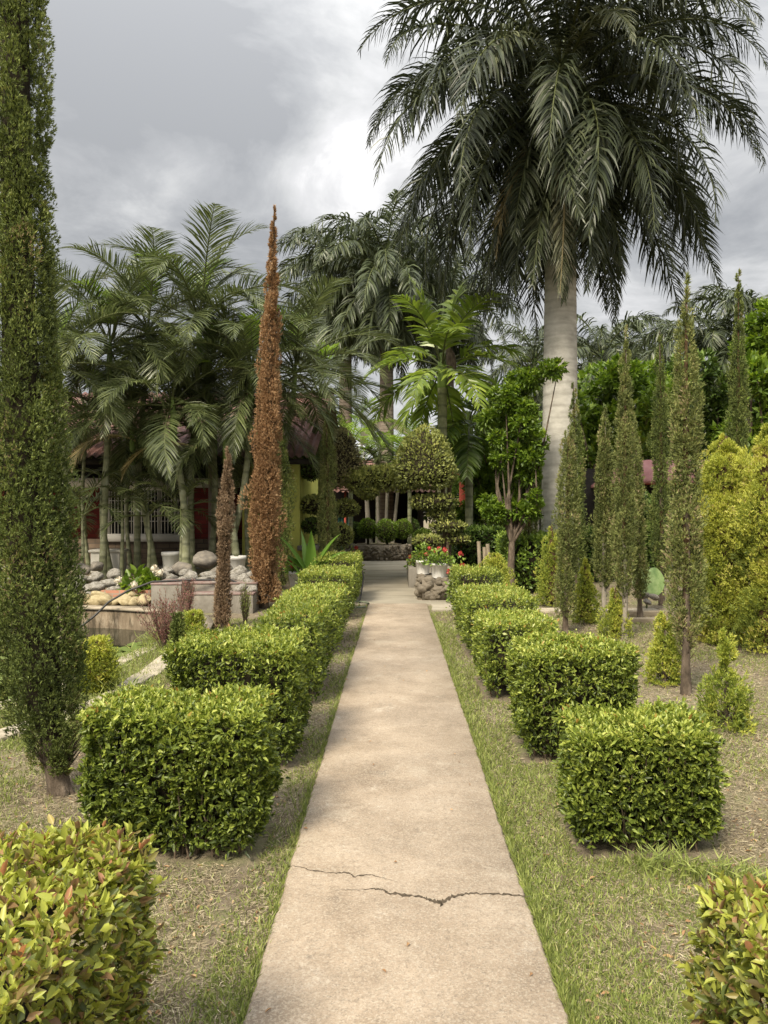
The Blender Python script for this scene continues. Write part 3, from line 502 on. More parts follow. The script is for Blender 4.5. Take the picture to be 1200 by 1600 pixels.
# dead cypresses
cypress('dead_cypress', (X(412, 12.6), 12.6), 6.7, .12, [(0, .17), (.1, .215), (.3, .21), (.5, .165), (.68, .115), (.78, .10), (.86, .055), (.94, .032), (1, .006)], 'tall pointed dead cypress, rust brown from top to bottom', M['cyp_dead'],
        nplume=260, nspray=110, per=5, bl=.042, bw=.011, wobr=.38, top=(.18, 0), trunk=.06, ph=.6, coremat=M['corebrown'], deadf=0, cat='cypress')
cypress('dead_cypress', (X(347, 10.5), 10.5), 2.5, .03, [(0, .11), (.15, .10), (.4, .075), (.55, .10), (.75, .08), (.9, .04), (1, .01)], 'short thin dead brown cypress between the red leaved shrub and the tall dead one', M['cyp_dead2'],
        nplume=110, nspray=80, per=5, bl=.034, bw=.009, top=(.09, 0), trunk=.03, ph=.35, coremat=M['corebrown'], deadf=0)
cyp = [ # px, Y, top py, crown bottom py, width px, label, mat, tint
 (437, 14.3, 665, 925, 44, 'dark green cypress column against the yellow wall behind the dead brown cypress', 'cyp', .25),
 (513, 15.2, 625, 868, 34, 'thin olive cypress column standing in front of the left topiary tiers', 'cyp_old', .3),
 (272, 7.1, 962, 1058, 22, 'very small dark cypress at the left corner of the third left hedge', 'cyp', .3),
 (829, 15.0, 612, 836, 38, 'thin dark cypress on a long bare stem in front of the square clipped hedge', 'cyp_old', .22),
 (884, 10.0, 668, 962, 38, 'slender cypress just right of the big royal palm trunk, with a blunt top', 'cyp_old', .38),
 (902, 13.2, 590, 900, 36, 'taller dark cypress directly behind the blunt topped slender one', 'cyp', .35),
 (944, 10.2, 628, 912, 36, 'slender cypress with a pale bare lower stem beside the small lime conifer', 'cyp_old', .38),
 (975, 9.6, 505, 925, 40, 'tall slender cypress in the middle of the right cypress group', 'cyp_old', .42),
 (1034, 13.0, 505, 900, 36, 'dark green slender cypress in front of the red roofed pavilion', 'cyp', .25),
 (1072, 6.7, 425, 1000, 62, 'tallest right cypress with browned lower foliage and a curved bare stem', 'cyp_old', .52),
 (1153, 12.0, 418, 800, 34, 'cypress with a bare dead tip rising behind the golden thuja', 'cyp', .35),
 (1000, 11.5, 640, 930, 26, 'short wispy cypress squeezed between the tall middle one and the dark one', 'cyp_old', .4),
 (1102, 12.4, 742, 930, 26, 'low dark cypress between the tallest right cypress and the golden thuja', 'cyp', .4)]
for (px, Y, ty, by, wpx, lab, mt, ti) in cyp:
    H_ = Z(ty, Y); z0 = max(Z(by, Y), .04); r_ = wpx*Y/F/2*.74
    base = (X(px, Y), Y); top = (rng.uniform(-.1, .1), 0)
    if px == 1072: top = (.0, 0)
    prof = [(0, r_*.5), (.08, r_*.95), (.25, r_*1.05), (.42, r_*.85), (.58, r_*.95), (.74, r_*.62), (.87, r_*.36), (.95, r_*.14), (1, .004)]
    if px in (884,): prof = [(0, r_*.6), (.1, r_), (.4, r_*1.05), (.7, r_), (.9, r_*.75), (1, .03)]
    if px == 1153: prof = [(0, r_), (.5, r_), (.62, r_*.8), (.68, .07), (1, .02)]
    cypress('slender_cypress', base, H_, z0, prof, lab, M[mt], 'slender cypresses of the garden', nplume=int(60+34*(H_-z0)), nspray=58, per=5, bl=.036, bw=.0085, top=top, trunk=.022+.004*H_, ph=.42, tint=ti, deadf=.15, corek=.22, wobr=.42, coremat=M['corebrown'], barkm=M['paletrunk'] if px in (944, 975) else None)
# golden thujas
def goldc(px, Y, ty, by, wpx, lab, mat='gold_green', tint=.5, name='golden_conifer', prof=None, n=60, bl=.034, bw=.009, upw=.8, ph=.3, grp='golden conifers', cat='conifer', core=.55, nspray=80):
    H_ = Z(ty, Y); z0 = max(Z(by, Y), .03); r_ = wpx*Y/F/2
    prof = prof or [(0, .7), (.15, 1), (.4, .85), (.7, .5), (.9, .2), (1, .03)]
    return cypress(name, (X(px, Y), Y), H_, z0, [(a, b*r_) for a, b in prof], lab, M[mat], grp, nplume=n, nspray=nspray, per=5, bl=bl, bw=bw, trunk=.02, upw=upw, ph=ph, tint=tint, deadf=.08, corek=core*.8, cat=cat, wobr=.25, fat=1.25, rin=.62, lobes=.34 if wpx > 80 else (.17 if Y < 8 else .22), tz=.35, coremat=M['corebrown'])
big = [(0, .75), (.1, .95), (.35, 1), (.6, 1.0), (.8, .8), (.93, .45), (1, .05)]
goldc(1132, 9.2, 672, 1015, 98, 'big golden thuja, the left one of the pair at the right edge', 'gold', .50, 'golden_thuja', big, 170, .036, .0095, .8, .34, 'pair of big golden thujas', 'thuja', .55, 190)
goldc(1208, 8.6, 655, 1010, 110, 'big golden thuja cut off by the right edge of the picture', 'gold', .48, 'golden_thuja', big, 170, .036, .0095, .8, .36, 'pair of big golden thujas', 'thuja', .55, 190)
goldc(1038, 7.1, 948, 1068, 52, 'small lime green conifer left of the bare curved cypress stem', tint=.6, n=36, core=0)
goldc(1134, 5.65, 985, 1142, 74, 'small two tiered conifer with a pale tip, right of the bare curved cypress stem', tint=.4, n=44, prof=[(0, .8), (.2, 1), (.42, .75), (.55, .2), (.66, .12), (.78, .42), (.9, .25), (1, .03)], bl=.036, bw=.008, core=0, nspray=60)
goldc(915, 10.8, 872, 982, 44, 'feathery lime conifer between the two bare cypress stems', tint=.5, n=50)
goldc(962, 9.7, 915, 996, 40, 'small lime conifer behind the right end of the third right hedge', tint=.6, n=40)
goldc(862, 12.8, 818, 945, 52, 'golden conifer in front of the foot of the big royal palm', tint=.5, n=70)
goldc(150, 6.75, 1000, 1085, 62, 'rounded golden shrub by the pond behind the tall green cypress', 'gold', .45, prof=[(0, .8), (.3, 1), (.6, .9), (.85, .6), (1, .2)], n=60)
goldc(774, 12.6, 866, 915, 48, 'round yellow green conifer behind the fifth right hedge', tint=.65, prof=[(0, .9), (.35, 1), (.65, .85), (.88, .5), (1, .1)], n=60, upw=.9)
goldc(302, 8.6, 958, 1000, 36, 'small soft lime fern bush right of the red leaved shrub', tint=.6, prof=[(0, .9), (.5, 1), (1, .4)], n=30)

# ------------------------------------------------------------------ palms
def frond_mesh(elev, bend, L, n, LL, W, hang, vee, fw0=35, fw1=60, s0=.13, segs=3, plum=0., p=1.2, mats=('frond', 'rachis'), rr=.03, tint=.4, prof='mid', name='frond'):
    m_ = 26; s = np.linspace(0, 1, m_); el = np.maximum(R(elev)-R(bend)*s**p, R(-87)); ds = L/(m_-1)
    cx = np.concatenate([[0], np.cumsum(np.cos(el[:-1])*ds)]); cz = np.concatenate([[0], np.cumsum(np.sin(el[:-1])*ds)])
    side_w = rng.normal(0, .05)*L; cyv = side_w*s**2
    pts = np.stack([cx, cyv, cz], -1); g = Geo(); tube(g, pts, rr*(1-.88*s), 5, 1, False)
    si = np.linspace(s0, .995, n); si = np.concatenate([si, si+.3/n]).clip(0, 1); sd = np.concatenate([np.ones(n), -np.ones(n)]); N_ = 2*n
    P = np.stack([np.interp(si, s, pts[:, c]) for c in range(3)], -1); e = np.interp(si, s, el)
    T = np.stack([np.cos(e), 0*e, np.sin(e)], -1); U = np.stack([-np.sin(e), 0*e, np.cos(e)], -1); Lt = np.stack([0*e, sd, 0*e], -1)
    v = R(vee)+rng.normal(0, R(4), N_)+rng.choice([-1, 0, 1], N_)*R(plum); fw = R(fw0)+(R(fw1)-R(fw0))*si+rng.normal(0, R(3), N_)
    d0 = unit(Lt*(np.cos(v)*np.cos(fw))[:, None]+U*(np.sin(v)*np.cos(fw))[:, None]+T*np.sin(fw)[:, None])
    pr = {'mid': np.clip(.55+1.1*si, 0, 1)*np.clip((1.06-si)*2.6, .22, 1), 'even': np.clip(.7+si, 0, 1)*np.clip((1.15-si)*2.2, .45, 1)}[prof]
    l = LL*pr*rng.uniform(.88, 1.08, N_); wd = W*np.clip(pr, .5, 1)*rng.uniform(.8, 1.1, N_)
    S = unit(np.cross(d0, U+.3*rng.normal(size=(N_, 3)))); wprof = {3: [.55, 1, .8, .06], 2: [.7, 1, .06]}[segs]
    cur = P.copy(); rows = []
    for k in range(segs+1):
        ww = (wd*wprof[k]*.5)[:, None]; rows += [cur-S*ww, cur+S*ww]
        dk = unit(d0+np.array([0, 0, -1])*(hang*((k+.6)/segs)**1.1)+rng.normal(0, .04, (N_, 3))); cur = cur+dk*(l/segs)[:, None]
    V = np.stack(rows, 1); q = 2*(segs+1); b = np.arange(N_)[:, None]*q
    Fc = np.concatenate([b+np.array([2*k, 2*k+1, 2*k+3, 2*k+2]) for k in range(segs)])
    g.add(V.reshape(-1, 3), Fc, 0, np.repeat(np.clip(tint+rng.normal(0, .1, N_), 0, 1), q))
    return g.mesh(name, [M[mats[0]], M[mats[1]]])
def ringed_trunk(g, H, r0, r1, top=(0, 0), ring=.14, sides=16, bulge=0, curve=0):
    n = max(6, int(H/ring)*2); z = np.linspace(0, H, n); q = z/H; r_ = r0+(r1-r0)*q+bulge*np.sin(PI*np.clip(q*1.1, 0, 1))+r0*.45*np.exp(-z/.25)
    r_ = r_*np.where(np.arange(n) % 2, 1.0, .988 if bulge else .965); pts = np.stack([top[0]*q+curve*np.sin(PI*q), top[1]*q, z], -1); tube(g, pts, r_, sides, 0, True)
def crown(root, top, classes, n, golden=137.5, e_hi=78, e_lo=-75, az0=0, rz=None, jit=6):
    """classes: list of (elev, [meshes]); n fronds spiralling from youngest to oldest"""
    for k in range(n):
        e = e_hi+(e_lo-e_hi)*((k+.5)/n); c = min(classes, key=lambda c_: abs(c_[0]-e)); me = c[1][k % len(c[1])]
        a = R(az0+golden*k); link('frond', me, root, (top[0]+.06*math.cos(a), top[1]+.06*math.sin(a), top[2]-.012*k), (R(rng.uniform(-jit, jit)), R(rng.uniform(-jit, jit)*.7), a), [rng.uniform(.9, 1.06)*(.80 if e < -50 else .90 if e < -25 else .97)]*3)
# --- royal palms
def royal_classes(L, n, LL, W, segs, es, var=2, mats=('frond', 'rachis'), bendk=1.0, hang=1.5):
    cl_ = []
    for e in es:
        bend = np.interp(e, [-80, -50, -25, 0, 40, 80], [9, 36, 64, 92, 118, 128])*bendk
        cl_.append((e, [frond_mesh(e, bend*rng.uniform(.9, 1.1), L, n, LL, W, hang, 14, 12, 48, .14, segs, 45, 1.15, mats, .045 if L > 4 else .03, rng.uniform(.25, .55)) for _ in range(var)]))
    return cl_
YR = 16.0; xr = X(874, YR); HR = 9.95
rp = thing('royal_palm', (xr, YR, 0), 'huge royal palm with a smooth pale grey trunk and a vast dark drooping crown', 'palm tree')
ringed_trunk(g := Geo(), HR-1.6, .385, .30, (0.03, 0), .24, 28, .01); g.obj('trunk', M['royaltrunk'], rp, smooth=True)
tube(g := Geo(), [(0.03, 0, HR-1.62), (0.03, 0, HR-.9), (.03, 0, HR+.1), (.03, 0, HR+.9)], [.30, .29, .22, .10], 16); g.obj('crownshaft', M['shaft'], rp, smooth=True)
rc = royal_classes(5.3, 112, .92, .050, 3, [80, 62, 45, 28, 10, -8, -26, -45, -65, -82])
crown(rp, (.03, 0, HR+.75), rc, 84, jit=13, e_hi=80, e_lo=-74, az0=20)
for k, (a, e) in enumerate([(-100, -70), (-60, -60), (-20, -65), (10, -50), (-150, -60), (170, -50), (-170, -30), (0, -25), (-125, -45), (-45, -40), (200, -70), (-8, -75)]):
    c = min(rc, key=lambda c_: abs(c_[0]-e)); link('frond', c[1][k % 2], rp, (.03+.15*math.cos(R(a)), .15*math.sin(R(a)), HR+.35), (0, 0, R(a)), [.78]*3)
f1 = frond_mesh(-60, 32, 4.3, 84, .62, .034, .9, 10, 30, 60, .1, 3, 22, 1.2, ('frond_old', 'rachis_old'), .05, .5)
link('frond', f1, rp, (.0, -.28, HR-.15), (0, 0, R(-97)))['label'] = 'pale old frond hanging down in front of the trunk'
f2 = frond_mesh(-52, 34, 3.6, 60, .5, .034, .9, 10, 30, 60, .1, 3, 22, 1.2, ('areca_dry', 'rachis_old'), .05, .3)
link('frond', f2, rp, (-.2, -.1, HR-.1), (0, 0, R(-150)))
f3 = frond_mesh(25, 95, 3.9, 78, .66, .036, .9, 10, 30, 60, .14, 3, 24, 1.1, ('frond_lit', 'rachis'), .045, .5)
link('frond', f3, rp, (.03, -.1, HR+.5), (0, 0, R(-84)))['label'] = 'pale frond pointing towards the viewer'
link('frond', f3, rp, (-.1, -.1, HR+.3), (0, 0, R(-122)))
# --- mid distance royal palms
rc2 = royal_classes(4.1, 70, .8, .07, 3, [80, 55, 30, 5, -20, -45, -70], mats=('frond_far', 'rachis'))
def royal_far(px, Y, cy, label, n=30, az0=0, sc=1.0, tr=.24, group='royal palms beyond the topiary arch'):
    H_ = Z(cy, Y); r = thing('royal_palm', (X(px, Y), Y, 0), label, 'palm tree', group)
    ringed_trunk(g := Geo(), H_-1.4, tr*1.15, tr, (0, 0), .3, 14, .02); g.obj('trunk', M['fartrunk'], r, smooth=True)
    tube(g := Geo(), [(0, 0, H_-1.42), (0, 0, H_-.7), (0, 0, H_+.2)], [tr, tr*.95, tr*.5], 10); g.obj('crownshaft', M['shaft'], r, smooth=True)
    for o_ in [0]: crown(r, (0, 0, H_), rc2, n, az0=az0, e_lo=-80) if False else crown(r, (0, 0, H_), rc2, int(n*1.45), az0=az0, e_lo=-82, jit=12)
    for c in r.children:
        if c.name.startswith('frond'): c.scale = [sc*c.scale[0]]*3
    return r
royal_far(604, 29, 415, 'middle royal palm above the arch, with green shaft and brown ringed trunk', 40, 10, 1.05)
royal_far(540, 32, 425, 'royal palm just left of the middle one, its trunk half hidden', 34, 50, 1.05)
royal_far(700, 33, 465, 'royal palm right of the middle one, behind the bright fan palm', 30, 90, 1.0)
royal_far(835, 40, 560, 'distant royal palm left of the big grey trunk', 24, 30, 1.0, .2, 'distant royal palms')
royal_far(940, 34, 555, 'distant royal palm just right of the big grey trunk', 26, 200, 1.0, .2, 'distant royal palms')
royal_far(1010, 40, 555, 'distant royal palm behind the two slender cypresses', 24, 80, 1.0, .2, 'distant royal palms')
royal_far(1125, 30, 545, 'royal palm behind the cypress with the dead tip', 28, 120, 1.0, .22, 'distant royal palms')
royal_far(1205, 28, 520, 'royal palm at the right edge above the golden thujas', 28, 160, 1.0, .22, 'distant royal palms')
# --- areca style palms before the house
def areca_classes(L, n, LL, W, es, mats=('areca', 'rachis'), var=2, hang=.55):
    return [(e, [frond_mesh(e, np.interp(e, [-60, 0, 40, 85], [32, 72, 96, 76])*rng.uniform(.85, 1.15), L, n, LL, W, hang, 26, 30, 58, .16, 3, 3, 1.5, mats, .02, rng.uniform(.2, .6), 'mid') for _ in range(var)]) for e in es]
ac = areca_classes(2.3, 62, .56, .025, [84, 64, 44, 24, 4, -18, -42])
an = areca_classes(1.7, 40, .45, .028, [84, 70], ('areca_new', 'rachis'), 1, .2)
au = areca_classes(1.1, 26, .34, .024, [78, 55, 30, 5])
def areca(px0, px1, Y, cy, label, n=14, az0=0, sc=1.0, r_=.075, new=True, curve=0., lo=-50, dark=False):
    cy += 24; r_ *= .78; curve = rng.normal(0, .07)
    lo = max(lo, -34)
    x0 = X(px0, Y); H_ = Z(cy, Y)-float(gh(x0, Y)); dx = X(px1, Y)-x0
    r = thing('garden_palm', (x0, Y, float(gh(x0, Y))), label, 'palm tree', 'palms in front of the house')
    ringed_trunk(g := Geo(), H_-.75, r_*1.1, r_*.8, (dx*.92, 0), .13, 10, 0, curve); g.obj('trunk', M['bamboo'], r, smooth=True)
    tube(g := Geo(), [(dx*.92, 0, H_-.77), (dx*.95, 0, H_-.4), (dx, 0, H_+.05)], [r_*.85, r_*.95, r_*.4], 10); g.obj('crownshaft', M['shaft'], r, smooth=True)
    top = (dx, 0, H_); crown(r, top, ac, int(n*1.25), az0=az0, e_hi=80, e_lo=lo)
    if new: link('frond', an[0][1][0], r, (dx, 0, H_+.05), (0, 0, R(az0+40)), [.75*sc]*3); link('frond', an[1][1][0], r, (dx, 0, H_+.05), (0, 0, R(az0+200)), [.8*sc]*3)
    for c in r.children:
        if c.name.startswith('frond'): c.scale = [sc*c.scale[0]]*3
    return r
areca(98, 92, 13.4, 530, 'garden palm mostly hidden behind the tall green cypress', 16, 15, 1.0)
areca(160, 172, 14.2, 505, 'garden palm with the straight pale stem nearest the tall green cypress', 17, 60, 1.0)
areca(172, 168, 14.5, 620, 'second stem close against the straight pale one, with a lower crown', 13, 200, .85)
areca(215, 232, 15.0, 480, 'garden palm with bright young fronds in front of the left window', 17, 100, 1.05)
areca(243, 205, 14.6, 640, 'garden palm leaning left over the flowering hydrangea', 12, 10, .8)
areca(300, 312, 14.8, 470, 'tallest garden palm, its bright spear standing above all the others', 18, 20, 1.12)
areca(290, 270, 14.1, 600, 'garden palm with a thick ringed stem leaning left behind the grey boulder', 13, 150, .9, .09)
areca(327, 326, 15.3, 560, 'upright garden palm before the red brick panel', 14, 250, .95)
areca(345, 395, 14.6, 545, 'garden palm leaning right across the red brick panel', 15, 80, .95, .085)
areca(372, 352, 14.4, 640, 'garden palm with a short stem beside the yellow wall, leaning left', 10, 300, .8, .085, False)
areca(414, 462, 15.6, 545, 'garden palm right of the tall dead brown cypress', 17, 35, 1.1)
areca(500, 500, 19.0, 590, 'garden palm behind the olive cypress column', 15, 95, 1.1)
for k, (px, Y, cy, lab) in enumerate([(128, 14.0, 800, 'small young palm by the rocks next to the tall green cypress'), (190, 14.4, 770, 'young palm with arching stalks before the white planter box'), (232, 14.3, 800, 'low young palm spreading over the hydrangea'), (282, 14.3, 790, 'young palm with a thin orange stem before the window sill'), (212, 15.2, 740, 'young palm fan under the window beam')]):
    x0 = X(px, Y); z_ = float(gh(x0, Y)); r = thing('young_palm', (x0, Y, z_), lab, 'palm tree', 'young palms in front of the house'); H_ = Z(cy, Y)-z_
    tube(g := Geo(), [(0, 0, 0), (.02, 0, H_*.5), (0, 0, H_)], [.04, .032, .015], 7); g.obj('trunk', M['bamboo'], r, smooth=True); crown(r, (0, 0, H_), au, 8, az0=60*k, e_hi=80, e_lo=0)
for k, (px, Y, cy, lab) in enumerate([(140, 15.5, 610, 'low dark palm between the tall green cypress and the straight pale stem'), (205, 15.7, 625, 'low dark palm behind the left end of the window'), (335, 15.6, 630, 'low dark palm hanging before the roof above the red panel'), (388, 15.5, 610, 'low dark palm just left of the tall dead brown cypress'), ]):
    areca(px, px+rng.uniform(-8, 8), Y, cy, lab, 13, 70*k, .9, .05, False)
# dry hanging fronds
fd = frond_mesh(20, 100, 1.6, 34, .5, .026, .5, 6, 35, 60, .12, 2, 0, 1.2, ('areca_dry', 'rachis_old'), .02, .5)
for a_, px, Y, py, lab in [(150, 395, 14.4, 660, 'grey brown dead frond hanging beside the tall dead cypress'), (230, 215, 14.2, 690, 'withered frond hanging between the palm stems left of the window')]:
    tag(link('dry_frond', fd, None, (X(px, Y), Y, Z(py, Y)), (0, 0, R(a_))), lab, 'palm frond')
o = link('dry_frond', fd, None, (X(308, 13.9), 13.9, Z(700, 13.9)), (0, 0, R(190))); tag(o, 'dry straw coloured frond hanging before the window', 'palm frond')
# --- bright fan leaved palm (fishtail style) right of centre
bc = [(e, [frond_mesh(e, b, 2.0, 24, .62, .085, .75, 20, 25, 45, .22, 3, 10, 1.3, ('bright', 'rachis'), .028, rng.uniform(.35, .6), 'even') for _ in (0, 1)]) for e, b in [(82, 25), (62, 60), (40, 75), (15, 70), (-10, 55), (-40, 35)]]
bd = [(e, [frond_mesh(e, b, 1.9, 24, .62, .08, .75, 20, 25, 45, .22, 3, 10, 1.3, ('broad_dark', 'rachis'), .028, .5, 'even') for _ in (0, 1)]) for e, b in [(60, 60), (30, 75), (0, 60), (-30, 45)]]
def fan(px, Y, cy, lab, cl_, n, tr, sc=1, az=0, e_hi=84, e_lo=-55, sheath=False):
    r = thing('fan_palm', (X(px, Y), Y, 0), lab, 'palm tree'); H_ = Z(cy, Y); ringed_trunk(g := Geo(), H_-.6, tr, tr*.85, (0, 0), .2, 12); g.obj('trunk', M['bamboo'], r, smooth=True)
    tube(g := Geo(), [(0, 0, H_-.62), (0, 0, H_-.2), (0, 0, H_+.2)], [tr*.9, tr, tr*.5], 10); g.obj('crownshaft', M['shaft'], r, smooth=True)
    crown(r, (0, 0, H_), cl_, n, az0=az, e_hi=e_hi, e_lo=e_lo)
    for c in r.children:
        if c.name.startswith('frond'): c.scale = [sc*c.scale[0]]*3
    if sheath:
        tube(g := Geo(), [(.1, -.25, H_+.35), (.17, -.32, H_+.1), (.2, -.34, H_-.2), (.2, -.33, H_-.36)], [.03, .11, .12, .05], 7); g.obj('flower_sheath', M['bark'], r)
    return r
fan(691, 18.0, 565, 'bright green palm with broad ragged leaflets, standing above the topiary cone', bc, 20, .13, 1.05, 30, sheath=True)
fan(733, 19.5, 655, 'dark lower palm with ragged leaflets just right of the topiary cone', bd, 16, .11, 1.0, 0, 60, -40)
areca_far = areca_classes(2.2, 34, .5, .04, [80, 55, 30, 5], ('areca_new', 'rachis'), 1)
for px, Y, cy, lab in [(590, 27, 715, 'feathery bright green palm low between the two topiary cones'), (548, 25, 690, 'feathery palm behind the left topiary cone'), (640, 26, 720, 'low feathery palm just left of the right topiary cone')]:
    r = thing('feathery_palm', (X(px, Y), Y, 0), lab, 'palm tree'); H_ = Z(cy, Y); ringed_trunk(g := Geo(), H_, .08, .06, (0, 0), .2, 8); g.obj('trunk', M['bamboo'], r, smooth=True); crown(r, (0, 0, H_), areca_far, 12, az0=px, e_hi=80, e_lo=0)
for k, (px0, px1, top) in enumerate([(577, 570, 778), (602, 607, 765), (592, 588, 765), (613, 626, 765)]):
    Y = 26.3; x0 = X(px0, Y); r = thing('slim_palm_stem', (x0, Y, .4), ['pale thick palm stem leaning left above the round shrubs', 'pale upright palm stem in the middle above the round shrubs', 'thin grey palm stem between the two pale ones above the round shrubs', 'grey palm stem leaning right above the round shrubs'][k], 'palm tree', 'palm stems in the round stone bed')
    H_ = 2.9; ringed_trunk(g := Geo(), H_, .1 if k == 0 else .06, .05, (X(px1, Y)-x0, 0), .2, 8); g.obj('trunk', M['paletrunk'], r, smooth=True); crown(r, (X(px1, Y)-x0, 0, H_), au, 6, az0=50*k, e_hi=70, e_lo=10)

# ------------------------------------------------------------------ broad leaved trees
def broad(name, base, blobs, n, ls, mat, label, cat='tree', group=None, trunk=.08, per=7, simple=True, droop=0., bark='bark', fork=None, limbs=True, squash=1.0):
    """blobs: list of (dx, dy, z, r) relative to base; leaves in whorls at twig ends spread through each blob"""
    bz = float(gh(*base)); root = thing(name, (base[0], base[1], bz), label, cat, group); B = np.array(blobs, float)
    sub = []
    for b in B:
        for _ in range(5): d = rdir(1)[0]; sub.append([b[0]+d[0]*b[3]*.62, b[1]+d[1]*b[3]*.62, b[2]+d[2]*b[3]*.55, b[3]*rng.uniform(.35, .55)])
    sub = np.array(sub); w = sub[:, 3]**2; k = rng.choice(len(sub), n, p=w/w.sum()); d = rdir(n); C = sub[k, :3]+d*sub[k, 3:4]*rng.uniform(.55, 1.08, (n, 1))**.6
    P = np.repeat(C, per, 0)+rng.normal(0, ls*.12, (n*per, 3)); D = unit(np.repeat(d*.8+np.array([0, 0, .35]), per, 0)+rdir(n*per)*.95+np.array([0, 0, -droop])); NN = np.array([0, 0, 1.])+rdir(n*per)*.7
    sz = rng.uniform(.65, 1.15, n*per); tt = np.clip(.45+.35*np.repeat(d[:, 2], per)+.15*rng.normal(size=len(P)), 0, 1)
    g = leaves(Geo(), P, D, NN, ls*sz, ls*.45*sz, simple=simple, t=tt); g.obj('crown', M[mat], root)
    if limbs:
        g = Geo(); fz = fork or B[:, 2].min()*.6
        tube(g, [(0, 0, 0), (rng.normal(0, .04), 0, fz*.5), (0, 0, fz)], [trunk*1.25, trunk, trunk*.85], 9)
        for b in sub[::4]:
            mid = np.array([b[0]*.6, b[1]*.6, fz+(b[2]-fz)*.4])+rng.normal(0, .12, 3)*[1, 1, .6]; tube(g, [(0, 0, fz*.97), mid, b[:3]], [trunk*.6, trunk*.35, trunk*.1], 5, 0, False)
        g.obj('trunk', M[bark], root, smooth=True)
    return root
# leafy citrus like tree beside the grey trunk
Y = 14.5; bx = X(800, Y)
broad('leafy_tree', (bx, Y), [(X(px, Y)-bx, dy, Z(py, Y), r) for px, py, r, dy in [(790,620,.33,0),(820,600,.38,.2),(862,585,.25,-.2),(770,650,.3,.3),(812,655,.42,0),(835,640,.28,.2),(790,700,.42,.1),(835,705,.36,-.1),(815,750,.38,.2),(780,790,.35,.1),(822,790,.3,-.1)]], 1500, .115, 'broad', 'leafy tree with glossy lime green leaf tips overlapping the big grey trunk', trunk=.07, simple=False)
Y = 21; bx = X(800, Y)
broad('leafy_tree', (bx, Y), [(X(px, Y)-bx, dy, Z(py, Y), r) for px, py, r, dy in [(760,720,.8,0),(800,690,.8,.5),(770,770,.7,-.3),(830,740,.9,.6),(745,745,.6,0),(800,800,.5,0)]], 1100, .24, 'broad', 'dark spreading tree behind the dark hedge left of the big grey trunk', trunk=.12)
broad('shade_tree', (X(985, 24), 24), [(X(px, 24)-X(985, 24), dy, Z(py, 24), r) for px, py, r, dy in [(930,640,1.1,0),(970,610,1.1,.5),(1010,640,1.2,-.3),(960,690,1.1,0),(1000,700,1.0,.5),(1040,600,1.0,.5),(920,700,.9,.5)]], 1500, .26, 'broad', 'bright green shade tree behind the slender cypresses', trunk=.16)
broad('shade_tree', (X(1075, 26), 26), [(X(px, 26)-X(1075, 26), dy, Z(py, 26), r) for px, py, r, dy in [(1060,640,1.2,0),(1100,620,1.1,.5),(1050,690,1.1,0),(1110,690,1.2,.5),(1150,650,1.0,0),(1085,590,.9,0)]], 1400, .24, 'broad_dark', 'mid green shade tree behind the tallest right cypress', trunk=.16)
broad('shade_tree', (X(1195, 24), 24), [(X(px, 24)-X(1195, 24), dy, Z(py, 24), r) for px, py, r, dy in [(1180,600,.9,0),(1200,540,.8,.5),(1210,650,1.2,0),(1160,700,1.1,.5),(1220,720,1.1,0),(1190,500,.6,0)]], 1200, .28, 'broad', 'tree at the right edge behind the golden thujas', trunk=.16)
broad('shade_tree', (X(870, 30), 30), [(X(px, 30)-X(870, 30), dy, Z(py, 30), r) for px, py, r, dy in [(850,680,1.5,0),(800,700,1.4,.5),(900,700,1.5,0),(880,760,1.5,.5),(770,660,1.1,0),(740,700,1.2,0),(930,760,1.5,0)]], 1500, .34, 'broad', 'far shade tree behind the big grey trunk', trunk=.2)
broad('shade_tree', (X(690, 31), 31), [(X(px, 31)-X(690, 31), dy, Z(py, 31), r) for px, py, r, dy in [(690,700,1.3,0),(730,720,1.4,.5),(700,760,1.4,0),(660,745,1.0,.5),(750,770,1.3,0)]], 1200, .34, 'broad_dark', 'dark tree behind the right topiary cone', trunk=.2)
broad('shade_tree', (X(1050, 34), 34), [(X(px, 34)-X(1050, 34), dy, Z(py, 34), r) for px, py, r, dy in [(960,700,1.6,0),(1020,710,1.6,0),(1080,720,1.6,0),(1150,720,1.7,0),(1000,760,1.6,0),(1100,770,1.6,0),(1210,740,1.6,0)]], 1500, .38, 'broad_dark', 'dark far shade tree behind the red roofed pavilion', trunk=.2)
# vine-like bushes at the red railing
for px0, px1, py, Y, lab in [(715, 770, 795, 20.5, 'low leafy bush with big drooping leaves left of the red post'), (765, 830, 800, 20.0, 'leafy bush with heart shaped leaves in front of the red post')]:
    c = X((px0+px1)/2, Y); broad('leafy_bush', (c, Y), [(X(px, Y)-c, 0, Z(py+dy, Y), .32) for px, dy in [(px0+10, 5), ((px0+px1)/2, -8), (px1-8, 2), ((px0+px1)/2, 12)]], 260, .2, 'broad', lab, 'bush', trunk=.04, droop=.8)
broad('leafy_bush', (X(1010, 16), 16), [(X(px, 16)-X(1010, 16), 0, Z(py, 16), .4) for px, py in [(1000,790),(1015,830),(1000,870),(1030,880),(985,840)]], 420, .14, 'broad_dark', 'dark leafy bush under the red roofed pavilion', 'bush', trunk=.05)

